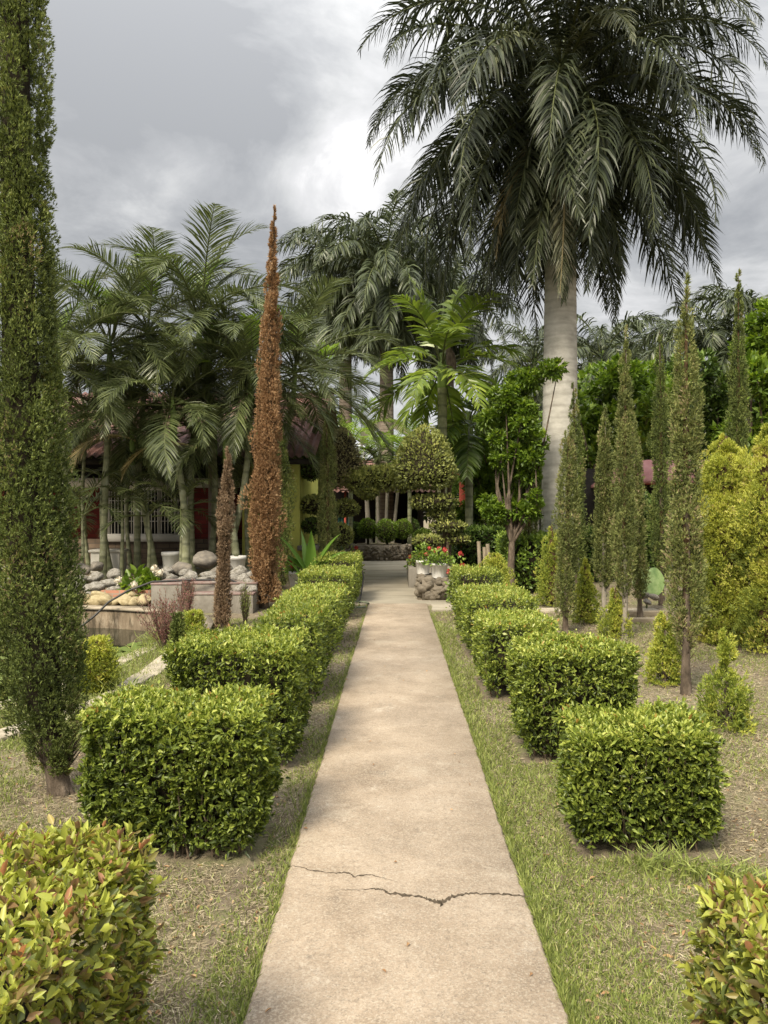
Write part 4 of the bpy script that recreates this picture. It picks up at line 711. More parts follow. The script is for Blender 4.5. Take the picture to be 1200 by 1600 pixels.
# ------------------------------------------------------------------ topiary
def revolve(g, c, prof, n, ls, tint=0., nz=.05, seed=0, simple=True):
    """leaves on a surface of revolution; prof: [(z, r)]"""
    pz = np.array([p_[0] for p_ in prof]); pr = np.array([p_[1] for p_ in prof]); ds = np.hypot(np.diff(pz), np.diff(pr)); ar = ds*(pr[1:]+pr[:-1])/2+1e-6
    k = rng.choice(len(ar), n, p=ar/ar.sum()); u = rng.uniform(size=n); z = pz[k]+u*(pz[k+1]-pz[k]); r_ = pr[k]+u*(pr[k+1]-pr[k]); th = rng.uniform(0, 2*PI, n)
    dz = (pz[k+1]-pz[k])/ds[k]; dr = (pr[k+1]-pr[k])/ds[k]; Nn = np.stack([np.cos(th)*dz, np.sin(th)*dz, -dr], -1)
    P = np.stack([np.cos(th)*r_, np.sin(th)*r_, z], -1)
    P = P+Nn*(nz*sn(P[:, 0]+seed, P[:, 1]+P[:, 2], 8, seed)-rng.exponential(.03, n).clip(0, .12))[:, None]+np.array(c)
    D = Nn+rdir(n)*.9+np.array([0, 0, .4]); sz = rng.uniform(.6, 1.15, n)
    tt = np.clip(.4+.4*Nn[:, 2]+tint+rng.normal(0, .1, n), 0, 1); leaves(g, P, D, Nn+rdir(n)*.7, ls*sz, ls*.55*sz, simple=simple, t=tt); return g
def ballprof(r, h=None, n=9):
    h = h or r; a = np.linspace(-PI/2, PI/2, n); return [(h*math.sin(t_), r*math.cos(t_)+1e-3) for t_ in a]
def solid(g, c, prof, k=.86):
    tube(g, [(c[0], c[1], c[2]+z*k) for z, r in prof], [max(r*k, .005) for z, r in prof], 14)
def topiary(px, Y, label, parts, mat, trunkpx=None, arch=False):
    x0 = X(px, Y); root = thing('topiary_tree', (x0, Y, 0), label, 'topiary', 'topiary trees of the arch')
    gc = Geo()
    for (nm, cpx, cpy, rpx, hpx, kind, n, mt) in parts:
        r_ = rpx*Y/F; h = hpx*Y/F; c = (X(cpx, Y)-x0, 0, Z(cpy, Y))
        prof = ballprof(r_, h) if kind == 'ball' else [(-h, r_*.35), (-h*.92, r_*.85), (-h*.7, r_), (-h*.35, r_*.97), (0, r_*.88), (h*.4, r_*.70), (h*.7, r_*.50), (h*.9, r_*.28), (h, .01)]
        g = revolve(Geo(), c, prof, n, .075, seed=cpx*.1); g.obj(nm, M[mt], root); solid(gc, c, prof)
    gc.obj('twig_shade_core', M['core'], root)
    g = Geo(); tp = X(trunkpx or px, Y)-x0
    for j in range(4): a = j*1.6; tube(g, [(tp+.1*math.cos(a), .1*math.sin(a), 0), (tp+.05*math.cos(a+.6), .05*math.sin(a+.6), 1.1), (tp+.12*math.cos(a+1), .1*math.sin(a+1), Z(740, Y))], [.045, .04, .025], 6)
    g.obj('trunk', M['twig'], root)
    return root
YT = 16.5
topiary(680, YT, 'right topiary tree of the arch, a tall clipped cone above cloud shaped tiers', [('cone', 663, 715, 50, 48, 'cone', 5200, 'topiary'), ('foliage_tier', 677, 785, 36, 13, 'ball', 1300, 'topiary'), ('foliage_tier', 690, 805, 22, 9, 'ball', 800, 'topiary'), ('foliage_tier', 700, 822, 30, 10, 'ball', 900, 'topiary'), ('foliage_tier', 672, 845, 26, 9, 'ball', 800, 'topiary'), ('foliage_tier', 715, 843, 20, 7, 'ball', 500, 'topiary')], 'topiary', 697)
topiary(520, YT+.4, 'left topiary tree of the arch, a browned clipped cone above cloud shaped tiers', [('cone', 535, 715, 32, 46, 'cone', 3200, 'topiary_brown'), ('foliage_tier', 487, 730, 20, 22, 'ball', 1100, 'broad_dark'), ('foliage_tier', 492, 789, 27, 13, 'ball', 1100, 'topiary'), ('foliage_tier', 540, 795, 22, 12, 'ball', 1000, 'topiary'), ('foliage_tier', 490, 822, 20, 12, 'ball', 800, 'broad_dark'), ('foliage_tier', 532, 838, 18, 20, 'ball', 900, 'topiary')], 'topiary', 507)
# the arch branch of clipped foliage
root = thing('topiary_arch', (X(590, YT), YT+.2, 0), 'clipped leafy bridge joining the two topiary cones over the plaza', 'topiary'); g = Geo(); gc = Geo()
for cpx, cpy, rp_, hp_ in [(560, 752, 22, 15), (580, 744, 24, 18), (605, 746, 24, 20), (628, 748, 22, 18), (572, 768, 16, 7), (545, 745, 16, 14)]:
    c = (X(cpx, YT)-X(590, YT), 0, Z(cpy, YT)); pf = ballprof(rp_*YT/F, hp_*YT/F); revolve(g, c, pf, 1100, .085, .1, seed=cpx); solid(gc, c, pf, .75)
g.obj('foliage', M['topiary'], root); gc.obj('twig_shade_core', M['core'], root)
tube(g := Geo(), [(X(px, YT)-X(590, YT), 0, Z(py, YT)) for px, py in [(530, 766), (560, 766), (600, 762), (650, 764)]], .012, 5); g.obj('support_rod', M['bark'], root)

# round clipped shrubs
def ball(px, Y, py, rpx, label, mat='privet', group='round clipped shrubs in the stone bed', n=2600, ls=.06, z0=.45):
    r_ = rpx*Y/F; zc_ = Z(py, Y); root = thing('round_shrub', (X(px, Y), Y, z0 if z0 else 0), label, 'shrub', group); c = (0, 0, zc_-z0)
    pf = ballprof(r_, r_*1.02, 11); g = revolve(Geo(), c, pf, n, ls, -.05, seed=px); g.obj('foliage', M[mat], root); gc = Geo(); solid(gc, c, pf, .88); tube(gc, [(0, 0, -.02), (0, 0, zc_-z0)], .04, 6); gc.obj('twig_shade_core', M['core'], root); return root
ball(575, 25.0, 826, 15, 'round clipped shrub front left above the stone bed wall', mat='broad')
ball(605, 24.9, 829, 17, 'round clipped shrub front middle, largest above the stone bed wall', mat='broad')
ball(629, 25.3, 827, 15, 'round clipped shrub right of the largest one in the stone bed', mat='broad')
ball(556, 25.6, 830, 13, 'dark round shrub at the left end of the stone bed', 'broad_dark')
ball(640, 26.3, 824, 15, 'dark round shrub at the back right of the stone bed', 'broad_dark')
ball(661, 19.0, 845, 17, 'bright rounded shrub behind the low concrete planter', 'privet', None, 2600, .06, 0.02)
# clipped hedges further back
hedge(20, 'square clipped green hedge behind the round golden conifer', 3750, .075, .045, M['privet'], True, .0, 'clipped_hedge', None, box_=(X(785, 15.5), X(885, 15.5), 14.6, 16.6, Z(838, 15)), cat='hedge')
hedge(21, 'long dark clipped hedge below the red railing', 3000, .09, .055, M['hedge_dark'], True, -.1, 'clipped_hedge', None, box_=(X(712, 19), X(800, 19), 18.6, 19.8, Z(826, 19)), cat='hedge')
hedge(22, 'low dark hedge between the royal palm and the pavilion', 2500, .09, .055, M['hedge_dark'], True, -.05, 'clipped_hedge', None, box_=(X(895, 17.5), X(960, 17.5), 17.2, 18.2, Z(830, 17.5)), cat='hedge')

# ------------------------------------------------------------------ materials of built things
M['rockw'] = surf('pale_rock', [(.3, (.30,.275,.23)), (.5, (.48,.45,.40)), (.7, (.62,.59,.54))], scale=3, detail=8, rough=.95, bump=1, bscale=9, bdist=.05, layers=((2.5, .5, .62, (.17,.15,.11), .7), (7, .55, .62, (.12,.12,.06), .5)))
M['rocky'] = surf('ochre_rock', [(.3, (.3,.24,.13)), (.7, (.52,.44,.27))], scale=3, detail=8, rough=.9, bump=.5, bscale=18)
M['rockg'] = surf('grey_rock', [(.3, (.14,.125,.105)), (.7, (.29,.26,.225))], scale=3, detail=8, rough=.9, bump=.5, bscale=18, layers=((3, .5, .7, (.3,.26,.18), .5),))
M['greyconc'] = surf('grey_concrete', [(.3, (.17,.155,.13)), (.7, (.34,.31,.265))], scale=2.5, detail=10, rough=.9, bump=.4, bscale=30, layers=((2.5, .5, .68, (.09,.08,.06), .6),), stretch=(1, 1, .5))
M['redpaint'] = surf('faded_red_paint', [(.3, (.19,.12,.105)), (.7, (.28,.2,.18))], scale=4, detail=10, rough=.85, bump=.4, layers=((6, .48, .6, (.28,.25,.215), .8),))
M['stone'] = surf('dark_rubble', [(.3, (.10,.085,.065)), (.7, (.27,.23,.175))], scale=4, detail=8, rough=.95, bump=.8, bscale=12)
M['brickred'] = surf('red_brick_wall', [(.3, (.16,.022,.02)), (.7, (.26,.04,.034))], scale=3, rough=.7, bump=.3, brick=(.28, .1, .008, (.08,.03,.025)))
M['brickraw'] = surf('raw_brick_wall', [(.3, (.14,.10,.07)), (.7, (.24,.175,.12))], scale=3, rough=.95, bump=.4, brick=(.3, .11, .01, (.09,.075,.06)))
M['kerbbrick'] = surf('brick_edging', [(.3, (.3,.13,.08)), (.7, (.45,.22,.14))], scale=4, rough=.95, bump=.4, brick=(.24, .12, .012, (.25,.2,.15)))
M['white'] = surf('white_paint', [(.3, (.58,.55,.48)), (.7, (.74,.71,.64))], scale=3, detail=8, rough=.6, bump=.1, layers=((2, .55, .75, (.4,.36,.28), .5),))
M['potwhite'] = surf('pot_white', [(.3, (.72,.70,.66)), (.7, (.82,.80,.76))], scale=3, rough=.5, bump=.05)
M['taro'] = surf('taro_leaf', [(.3, (.13,.22,.07)), (.5, (.24,.34,.12)), (.7, (.36,.45,.2))], scale=7, detail=8, rough=.45, bump=.5, bscale=20, bdist=.01)
M['yellow'] = surf('lime_wall_paint', [(.3, (.52,.53,.11)), (.7, (.64,.64,.17))], scale=1.2, detail=10, rough=.8, bump=.15, layers=((1.5, .55, .8, (.26,.27,.08), .5),))
M['darkin'] = surf('interior_shade', [(.3, (.02,.017,.014)), (.7, (.04,.034,.028))], scale=2, rough=.9, bump=0)  # near-black colour holds the shade of interiors and eaves
M['roof'] = surf('roof_tile_paint', [(.3, (.15,.07,.058)), (.55, (.25,.13,.11)), (.75, (.40,.26,.22))], scale=2, detail=10, rough=.7, bump=.3, layers=((2.2, .5, .7, (.13,.075,.06), .6),))
M['redsteel'] = surf('red_steel', [(.3, (.35,.06,.04)), (.7, (.5,.11,.07))], scale=4, rough=.5, bump=.1)
M['teal'] = surf('teal_sheet', [(.3, (.015,.07,.06)), (.7, (.03,.12,.1))], scale=4, rough=.6, bump=.1)
M['blue'] = surf('blue_cloth', [(.3, (.03,.08,.22)), (.7, (.06,.14,.35))], scale=8, rough=.8, bump=.2)
M['wood'] = surf('weathered_wood', [(.3, (.2,.16,.11)), (.7, (.38,.32,.23))], scale=6, detail=8, rough=.9, bump=.4, stretch=(1, 8, 1))
M['hose'] = surf('black_hose', [(.3, (.03,.03,.03)), (.7, (.07,.065,.06))], scale=9, rough=.5, bump=0)
M['hosegreen'] = surf('green_hose', [(.3, (.16,.19,.13)), (.7, (.25,.28,.2))], scale=9, rough=.5, bump=0)
M['ghost'] = surf('canopy_cloth', [(.3, (.72,.73,.74)), (.7, (.82,.82,.82))], scale=2, rough=.7, bump=.1)
m, t = mat_new('window_glass'); b = t.nodes.new('ShaderNodeBsdfPrincipled'); o = t.nodes.new('ShaderNodeOutputMaterial'); t.links.new(b.outputs[0], o.inputs[0]); b.inputs['Base Color'].default_value = (.01, .012, .012, 1); b.inputs['Roughness'].default_value = .08; M['glass'] = m

# ------------------------------------------------------------------ the house behind the palms
hx = lambda px: X(px, 17.0); hz = lambda py: Z(py, 17.0)
ho = (-5.0, 17.0, 0); house = thing('house', ho, 'house with a faded red tin roof, red brick panels and lime yellow end wall', 'house')
def part(name, mat, boxes, parent=house, org=ho, bev=0, smooth=False):
    g = Geo()
    for b in boxes: box(g, b[0]-org[0], b[1]-org[0], b[2]-org[1], b[3]-org[1], b[4]-org[2], b[5]-org[2])
    o = g.obj(name, mat, parent)
    if bev: bevel(o, bev)
    return o
part('lower_wall', M['brickraw'], [(-12, hx(382), 17.0, 17.2, 0, hz(842))])
part('red_panel', M['brickred'], [(hx(297), hx(382), 17.02, 17.2, hz(842), hz(762))])['label'] = 'dark red painted brick panel right of the window'
part('red_panel', M['brickred'], [(-12, hx(160), 17.02, 17.2, hz(842), hz(762))])
part('ring_beam', M['white'], [(-12, hx(382), 16.96, 17.2, hz(762), hz(747))])
part('column', M['white'], [(hx(157), hx(164), 16.965, 17.2, hz(842), hz(762)-.002), (hx(292), hx(298), 16.965, 17.2, hz(842), hz(762)-.002)])
w = part('window', M['white'], [(hx(164), hx(292), 16.93, 17.1, hz(846), hz(834)), (hx(164), hx(292), 17.0, 17.1, hz(766), hz(762)-.002), (hx(164), hx(171), 17.0, 17.1, hz(834), hz(766)), (hx(286), hx(292), 17.0, 17.1, hz(834), hz(766)), (hx(208), hx(212), 17.0, 17.1, hz(834), hz(766)), (hx(246), hx(250), 17.0, 17.1, hz(834), hz(766))])
bars = []
for px in np.arange(174, 287, 5.2): bars.append((hx(px), hx(px)+.016, 16.98, 16.995, hz(834), hz(766)))
for py in (783, 800, 815): bars.append((hx(171), hx(286), 16.996, 17.005, hz(py), hz(py)+.018))
w2 = part('window_bars', M['white'], bars); w2.parent = w
w3 = part('glass', M['glass'], [(hx(171), hx(286), 17.06, 17.07, hz(834), hz(766))]); w3.parent = w
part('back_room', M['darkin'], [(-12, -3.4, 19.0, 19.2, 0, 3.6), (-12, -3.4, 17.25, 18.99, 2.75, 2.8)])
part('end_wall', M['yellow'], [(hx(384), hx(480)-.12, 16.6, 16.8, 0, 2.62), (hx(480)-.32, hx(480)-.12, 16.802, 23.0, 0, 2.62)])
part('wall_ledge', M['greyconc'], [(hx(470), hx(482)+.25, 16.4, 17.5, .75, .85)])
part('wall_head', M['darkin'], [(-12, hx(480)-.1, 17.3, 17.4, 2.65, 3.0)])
def corr(x0, x1, y0, z0, y1, z1, org, pitch=.16, amp=.025, rows=8, th=.01):
    n = int((x1-x0)/pitch*8); xs_ = np.linspace(x0, x1, n); zz = amp*np.sin(xs_*2*PI/pitch); V = []
    for r in range(rows):
        q = r/(rows-1); V.append(np.stack([xs_, np.full(n, y0+(y1-y0)*q), z0+(z1-z0)*q+zz], -1))
    V = np.array(V)-np.array(org); i = (np.arange(rows-1)[:, None]*n+np.arange(n-1)[None]).ravel(); F_ = np.stack([i, i+1, i+n+1, i+n], -1)
    g = Geo().add(V.reshape(-1, 3), F_); V2 = V.copy(); V2[..., 2] -= th; g.add(V2.reshape(-1, 3), F_[:, ::-1]); return g
ro = corr(-13, X(492, 15.7), 15.7, Z(713, 15.7), 20.5, 4.75, ho).obj('roof', M['roof'], house)
corr(-13, X(492, 15.7), 25.0, 2.7, 20.52, 4.75, ho).obj('roof', M['roof'], house)
part('fascia', M['darkin'], [(-13, X(492, 15.7), 15.75, 15.8, Z(713, 15.7)-.16, Z(713, 15.7)-.045)])
part('porch_post', M['redpaint'], [(X(330, 16.1)-.05, X(330, 16.1)+.05, 16.05, 16.15, 0, 2.7)])
part('porch_floor', M['greyconc'], [(-12, -2.0, 16.0, 16.99, 0, .42)])
# ------------------------------------------------------------------ shed at the back
so = (X(600, 29), 29, 0); shed = thing('open_shed', so, 'open sided shed with a clay red roof and dark interior behind the round shrubs', 'shed')
corr(X(470, 27), X(690, 27), 27, Z(768, 27), 31.5, 3.7, so, .2, .03).obj('roof', M['roof'], shed)
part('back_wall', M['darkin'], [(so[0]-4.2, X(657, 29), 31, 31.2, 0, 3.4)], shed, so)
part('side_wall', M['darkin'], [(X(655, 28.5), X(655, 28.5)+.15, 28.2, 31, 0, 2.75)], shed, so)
part('teal_panel', M['teal'], [(X(528+k*5, 28), X(532+k*5, 28), 28, 28.06, 0, Z(805, 28)) for k in range(5)], shed, so)
part('post', M['redsteel'], [(X(538, 27.6), X(541, 27.6), 27.5, 27.6, 0, 2.4)], shed, so)
part('post', M['yellow'], [(X(494, 27.2), X(503, 27.2), 27.3, 27.5, 0, 3.1)], shed, so)
# blue covered thing left of the post: a draped cloth over a table
g = Geo(); solid(g, (0, 0, .95), [(-.95, .34), (-.3, .33), (.05, .32), (.16, .27), (.2, .15), (.22, .01)], 1); tag(g.obj('cloth_covered_table', M['blue'], None, (X(486, 24), 24, 0)), 'blue cloth bundle in the gap beside the lime yellow wall', 'cloth')
# white canopy far behind
g = Geo(); n = 14; th = np.linspace(0, PI, n); V = []; 
for k in range(7):
    yy = k*.8; V += [(1.35*math.cos(a), yy, 5.0+1.2*math.sin(a)) for a in th]
i = (np.arange(6)[:, None]*n+np.arange(n-1)[None]).ravel(); cano = thing('white_canopy', (X(603, 38), 38, 0), 'rounded white canopy roof glimpsed between the palms', 'canopy')
Geo().add(V, np.stack([i, i+1, i+n+1, i+n], -1)).obj('canopy_roof', M['ghost'], cano)
g = Geo(); [box(g, sx-.05, sx+.05, sy-.05, sy+.05, 0, 5.0) for sx in (-1.3, 1.3) for sy in (.1, 4.7)]; g.obj('posts', M['ghost'], cano)

# ------------------------------------------------------------------ pavilion on the right
YP = 20.0; po = (X(1060, YP), YP+1.5, 0); pav = thing('pavilion', po, 'open garden pavilion with a pinkish red roof and orange red beams', 'pavilion')
M['pinkroof'] = surf('pink_roof', [(.3, (.34,.13,.12)), (.7, (.5,.24,.22))], scale=2, rough=.6, bump=.2)
xa, xb, xc = X(978, YP), X(1022, YP), X(1290, YP); ze, zr = Z(752, YP), Z(716, YP)
g = Geo(); P8 = [(xa, YP-.3, ze), (xb, YP+.6, zr), (xc, YP+.6, zr), (xc+.7, YP-.3, ze), (xc+.7, YP+4, ze), (xc, YP+3, zr), (xb, YP+3, zr), (xa, YP+4, ze)]
P8 = np.array(P8)-po; P9 = P8-[0, 0, .07]; g.add(np.vstack([P8, P9]), [[0, 3, 2, 1], [7, 0, 1, 6], [4, 7, 6, 5], [3, 4, 5, 2], [1, 2, 5, 6], [8, 9, 10, 11], [15, 14, 9, 8], [0, 8, 11, 3], [7, 15, 8, 0]]); g.obj('roof', M['pinkroof'], pav)
part('beam', M['redsteel'], [(xa+.1, xc, YP, YP+.08, Z(757, YP), Z(751, YP)), (xa+.1, xa+.18, YP+.081, YP+3.5, Z(757, YP), Z(751, YP))], pav, po)
for px in (982, 1098, 1240): part('post', M['redsteel'], [(X(px, YP), X(px, YP)+.1, YP+.0+.09, YP+.19, 0, Z(758, YP))], pav, po)
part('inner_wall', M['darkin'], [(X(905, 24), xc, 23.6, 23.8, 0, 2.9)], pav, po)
part('floor', M['greyconc'], [(xa, xc, YP+.2, 23.5, 0, .1)], pav, po)
# lantern chain hanging from the beam
g = Geo(); pts = [(X(1003, 19.9), 19.9, Z(755, 19.9)), (X(999, 19.9), 19.88, Z(768, 19.9)), (X(995, 19.9), 19.86, Z(780, 19.9))]
for k in range(9):
    q = k/8; p_ = np.array([np.interp(q, [0, .5, 1], [a[c] for a in pts]) for c in range(3)]); tube(g, [p_+[0, 0, .03], p_-[0, 0, .03]], .028, 6)
tag(g.obj('bead_garland', M['white']), 'pale bead garland hanging from the pavilion beam', 'garland')

# ------------------------------------------------------------------ red railing pergola behind the dark hedge
YF = 22.0; fo = (X(770, YF), YF, 0); per = thing('red_pergola', fo, 'pergola with red posts and a white balustrade behind the dark hedge', 'pergola')
for px in (718, 806): part('post', M['redsteel'], [(X(px, YF), X(px+9, YF), YF, YF+.14, 0, Z(738, YF))], per, fo, .01)
part('rail', M['redsteel'], [(X(700, YF), X(900, YF), YF+.02, YF+.08, Z(799, YF), Z(796, YF)), (X(700, YF), X(900, YF), YF+.02, YF+.12, Z(742, YF), Z(737, YF))], per, fo)
b_ = Geo()
for px in np.arange(722, 900, 7.5):
    if not 804 < px < 816: tube(b_, [(X(px, YF)-fo[0], .2, 0), (X(px, YF)-fo[0], .2, Z(815, YF)), (X(px, YF)-fo[0], .2, Z(803, YF))], [.045, .04, .02], 7)
b_.obj('balustrade', M['white'], per)
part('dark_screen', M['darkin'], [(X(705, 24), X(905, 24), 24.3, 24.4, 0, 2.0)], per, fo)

# ------------------------------------------------------------------ stone beds and planters
def rubble_wall(g, line, z0, z1, th, n, rmin, rmax, mi=0):
    n = int(n*1.5)
    line = np.array(line, float); seg = np.linalg.norm(np.diff(line, axis=0), axis=1); cum = np.concatenate([[0], np.cumsum(seg)])
    for k in range(n):
        s = rng.uniform(0, cum[-1]); p_ = [np.interp(s, cum, line[:, c]) for c in (0, 1)]; z = rng.uniform(z0, z1); r = rng.uniform(rmin, rmax); rock_geo(g, (p_[0], p_[1], z), (r*1.25, r*.55, r*.8), rng.uniform(-.3, .3) if len(line) < 5 else rng.uniform(0, 6), mi)
def ico():
    import bmesh; bm = bmesh.new(); bmesh.ops.create_icosphere(bm, subdivisions=2, radius=1); V = np.array([v.co[:] for v in bm.verts]); F_ = np.array([[v.index for v in f.verts] for f in bm.faces]); bm.free(); return V, F_
ICO = ico()
def rockshape():
    V = ICO[0].copy(); d = 1+0*V[:, 0]
    for _ in range(14): n_ = rdir(1)[0]; c = rng.uniform(.5, .78); q = V@n_; V = V-np.clip(q-c, 0, None)[:, None]*n_
    V *= 1+rng.normal(0, .015, (len(V), 1)); return V
def rock_geo(g, c, s, rz, mi=0):
    V = rockshape()*np.array(s); cs, sn_ = math.cos(rz), math.sin(rz); V = np.stack([V[:, 0]*cs-V[:, 1]*sn_, V[:, 0]*sn_+V[:, 1]*cs, V[:, 2]], -1)+np.array(c); g.add(V, ICO[1], mi)
# round stone bed
cxb, cyb = X(590, 25.3), 25.4; bed = thing('round_stone_bed', (cxb, cyb, 0), 'curved rubble stone bed wall at the far end of the plaza', 'planter')
a_ = np.linspace(PI, 2*PI, 24); ln = [(1.05*math.cos(t_), 1.15*math.sin(t_)) for t_ in a_]
g = Geo(); ribbon(g, ln, .25, 0, .5); rubble_wall(g, ln, .06, .48, .2, 170, .06, .11); g.obj('rubble_wall', M['stone'], bed)
tube(g := Geo(), [(0, 0, 0), (0, 0, .46), (0, 0, .5)], [1.0, 1.0, .9], 24); g.obj('soil', M['soil'], bed)
# low concrete planter
Yp = 17.0; pl = thing('low_planter', (X(668, Yp), Yp, 0), 'low grey concrete planter beside the plaza', 'planter')
g = Geo(); x0, x1 = X(637, Yp)-X(668, Yp), X(700, Yp)-X(668, Yp)
for bb in [(x0, x1, -1.2, -1.05, 0, .43), (x0, x1, 1.05, 1.2, 0, .43), (x0, x0+.12, -1.049, 1.049, 0, .43), (x1-.12, x1, -1.049, 1.049, 0, .43)]: box(g, *bb)
bevel(g.obj('planter_box', M['greyconc'], pl), .015); box(g := Geo(), x0+.12, x1-.12, -1.05, 1.05, .1, .36); g.obj('soil', M['soil'], pl)
# stone planter
Yq = 13.55; sp = thing('stone_planter', (X(682, Yq), Yq, 0), 'rubble stone planter corner carrying the white pots', 'planter')
xq0, xq1 = X(657, Yq)-X(682, Yq), X(712, Yq)-X(682, Yq)
g = Geo(); box(g, xq0+.03, xq1, .03, 1.5, 0, .38)
rubble_wall(g, [(xq0+.03, .8), (xq0+.03, .03), (xq1, .03)], .06, .33, .2, 42, .07, .12); rubble_wall(g, [(xq0+.05, 1.5), (xq0+.05, .05), (xq1, .05)], .34, .37, .2, 16, .07, .1); g.obj('rubble_wall', M['stone'], sp)
# fluted white pots
def pot(name, x, y, z, r, h, label, group=None, flowers=None, fsc=1, nflow=16, spread=1.5):
    root = thing(name, (x, y, z), label, 'pot', group); n = 40; a = np.arange(n)*2*PI/n
    prof = [(0, .78), (.82, 1.0), (.84, 1.1), (1.0, 1.12), (1.0, .98), (.8, .9)]; V = []
    for zz, rr in prof: fl = 1+(.03*np.cos(a*14) if zz < .83 else 0); V.append(np.stack([np.cos(a)*r*rr*fl, np.sin(a)*r*rr*fl, 0*a+h*zz], -1))
    V = np.array(V); k = len(prof); i = np.arange(k-1)[:, None]*n; j = np.arange(n)[None]; F_ = np.stack([i+j, i+(j+1) % n, i+n+(j+1) % n, i+n+j], -1).reshape(-1, 4)
    g = Geo().add(V.reshape(-1, 3), F_); g.obj('pot_body', M['potwhite'], root); tube(g := Geo(), [(0, 0, h*.8), (0, 0, h*.86)], [r*.93, r*.93], 16); g.obj('soil', M['soil'], root); return root
def flowerbush(name, x, y, z, r, h, label, nl, nf, ls, fs, leafm='privet', petal='petal_red', group=None, cat='flower', fr=.03):
    root = thing(name, (x, y, z), label, cat, group); d = rdir(nl); d[:, 2] = np.abs(d[:, 2]); P = d*np.array([r, r, h])*rng.uniform(.4, 1.05, (nl, 1))
    leaves(g := Geo(), P, d+rdir(nl)*.7, d+rdir(nl)*.5+[0, 0, .8], ls*rng.uniform(.6, 1.2, nl), ls*.6, t=np.clip(.3+.5*d[:, 2], 0, 1)); g.obj('foliage', M[leafm], root)
    g = Geo()
    for k in range(14): dd = rdir(1)[0]; dd[2] = abs(dd[2]); tube(g, [(0, 0, 0), dd*np.array([r, r, h])*.9], [.006, .003], 3, 0, False)
    g.obj('stems', M['rachis'], root)
    for k in range(nf):
        dd = rdir(1)[0]; dd[2] = abs(dd[2])*1.2+.15; dd[1] = -abs(dd[1]) if k % 3 else dd[1]; dd = unit(dd); c = dd*np.array([r, r, h])*(1.2 if fr > .05 else 1.1); m_ = 46; q = rdir(m_)
        leaves(g := Geo(), c+q*fr*.75, q+rdir(m_)*.3, rdir(m_), fs, fs*.9, t=.5, simple=True); solid(g, c, ballprof(fr*.8), 1); g.obj('flower_head', M[petal], root)
    return root
xp, yp = X(686, 13.7), 13.75
pot('flower_pot', xp, yp, .40, .15, .26, 'white fluted pot of red geraniums in front on the stone planter', 'white pots on the stone planter'); flowerbush('geranium', xp, yp, .62, .27, .28, 'red geranium in the front white pot on the stone planter', 300, 4, .07, .024)
pot('flower_pot', X(661, 14.6), 14.6, .40, .14, .26, 'white fluted pot just behind the front one on the stone planter', 'white pots on the stone planter'); flowerbush('geranium', X(662, 14.6), 14.6, .62, .24, .34, 'tall red geranium in the rear white pot on the stone planter', 260, 4, .07, .024)
flowerbush('red_flowers', X(716, 13.3), 13.3, .02, .22, .8, 'red flowering plant at the back edge of the farthest right hedge', 200, 4, .08, .035)
flowerbush('red_flowers', X(650, 16.5), 16.5, .36, .22, .3, 'small red flowers in the low concrete planter', 160, 4, .07, .03)
flowerbush('red_flowers', X(548, 17.5), 17.5, .0, .3, .75, 'pink red flowers at the far corner of the left hedge row', 220, 5, .08, .035)
pot('flower_pot', X(469, 13.4), 13.4, .22, .2, .33, 'white fluted pot at the left beside the canna leaves'); flowerbush('geranium', X(466, 13.4), 13.4, .52, .25, .22, 'red geranium in the white pot beside the canna leaves', 160, 4, .07, .025)
pot('flower_pot', X(370, 14.2), 14.2, float(gh(X(370,14.2),14.2))+.04, .16, .38, 'white pot behind the rocks at the yellow wall')
pot('flower_pot', X(267, 14.6), 14.6, .40, .16, .42, 'white pot behind the hydrangea under the window')
box(g := Geo(), -.28, .28, -.2, .2, 0, .4); r = thing('planter_box', (X(170, 14.9), 14.9, .4), 'square white planter box behind the young palms', 'planter'); bevel(g.obj('planter_body', M['white'], r), .02); box(g := Geo(), -.31, .31, -.23, .23, .4, .45); bevel(g.obj('rim', M['white'], r), .01)
# canna / banana like leaves
def bigleaf(g, base, az, L, W, e0, bend, t=.5):
    m_ = 13; s = np.linspace(0, 1, m_); el = R(e0)-R(bend)*s**1.5; d = np.stack([np.cos(el)*math.cos(az), np.cos(el)*math.sin(az), np.sin(el)], -1); pts = np.array(base)+np.vstack([[0, 0, 0], np.cumsum(d[:-1]*L/(m_-1), axis=0)])
    S = np.array([-math.sin(az), math.cos(az), 0]); w = W*np.sin(PI*np.clip(s, 0, 1)**.8)**1.1+.012*(1-s); U = np.cross(d, S)*-1
    V = np.stack([pts-S*w[:, None]*.5+U*w[:, None]*.35, pts, pts+S*w[:, None]*.5+U*w[:, None]*.35], 1); i = np.arange(m_-1)[:, None]*3+np.arange(2)[None]; g.add(V.reshape(-1, 3), np.stack([i, i+1, i+4, i+3], -1).reshape(-1, 4), 0, t)
root = thing('canna_plant', (X(485, 13.2), 13.2, .12), 'large upright paddle leaved canna behind the left hedge row', 'plant')
for k, (az, L, W, e0, bend) in enumerate([(200, 1.0, .16, 70, 55), (160, .9, .16, 50, 60), (95, 1.25, .2, 86, 20), (20, 1.05, .18, 62, 50), (-60, .85, .15, 55, 60), (-20, .8, .14, 40, 60), (250, .8, .15, 35, 50), (130, 1.15, .15, 80, 25), (280, 1.1, .2, 80, 20), (185, 1.15, .2, 66, 40), (355, 1.15, .2, 68, 42), (172, .9, .18, 48, 50), (8, .95, .18, 46, 55)]):
    bigleaf(g := Geo(), (0, 0, .08+.03*k), R(az), L*.8, W*.9, e0, bend); g.obj('leaf', M['canna'], root, smooth=True)
tube(g := Geo(), [(0, 0, 0), (0, 0, .5)], [.035, .02], 7); g.obj('stem', M['canna'], root)
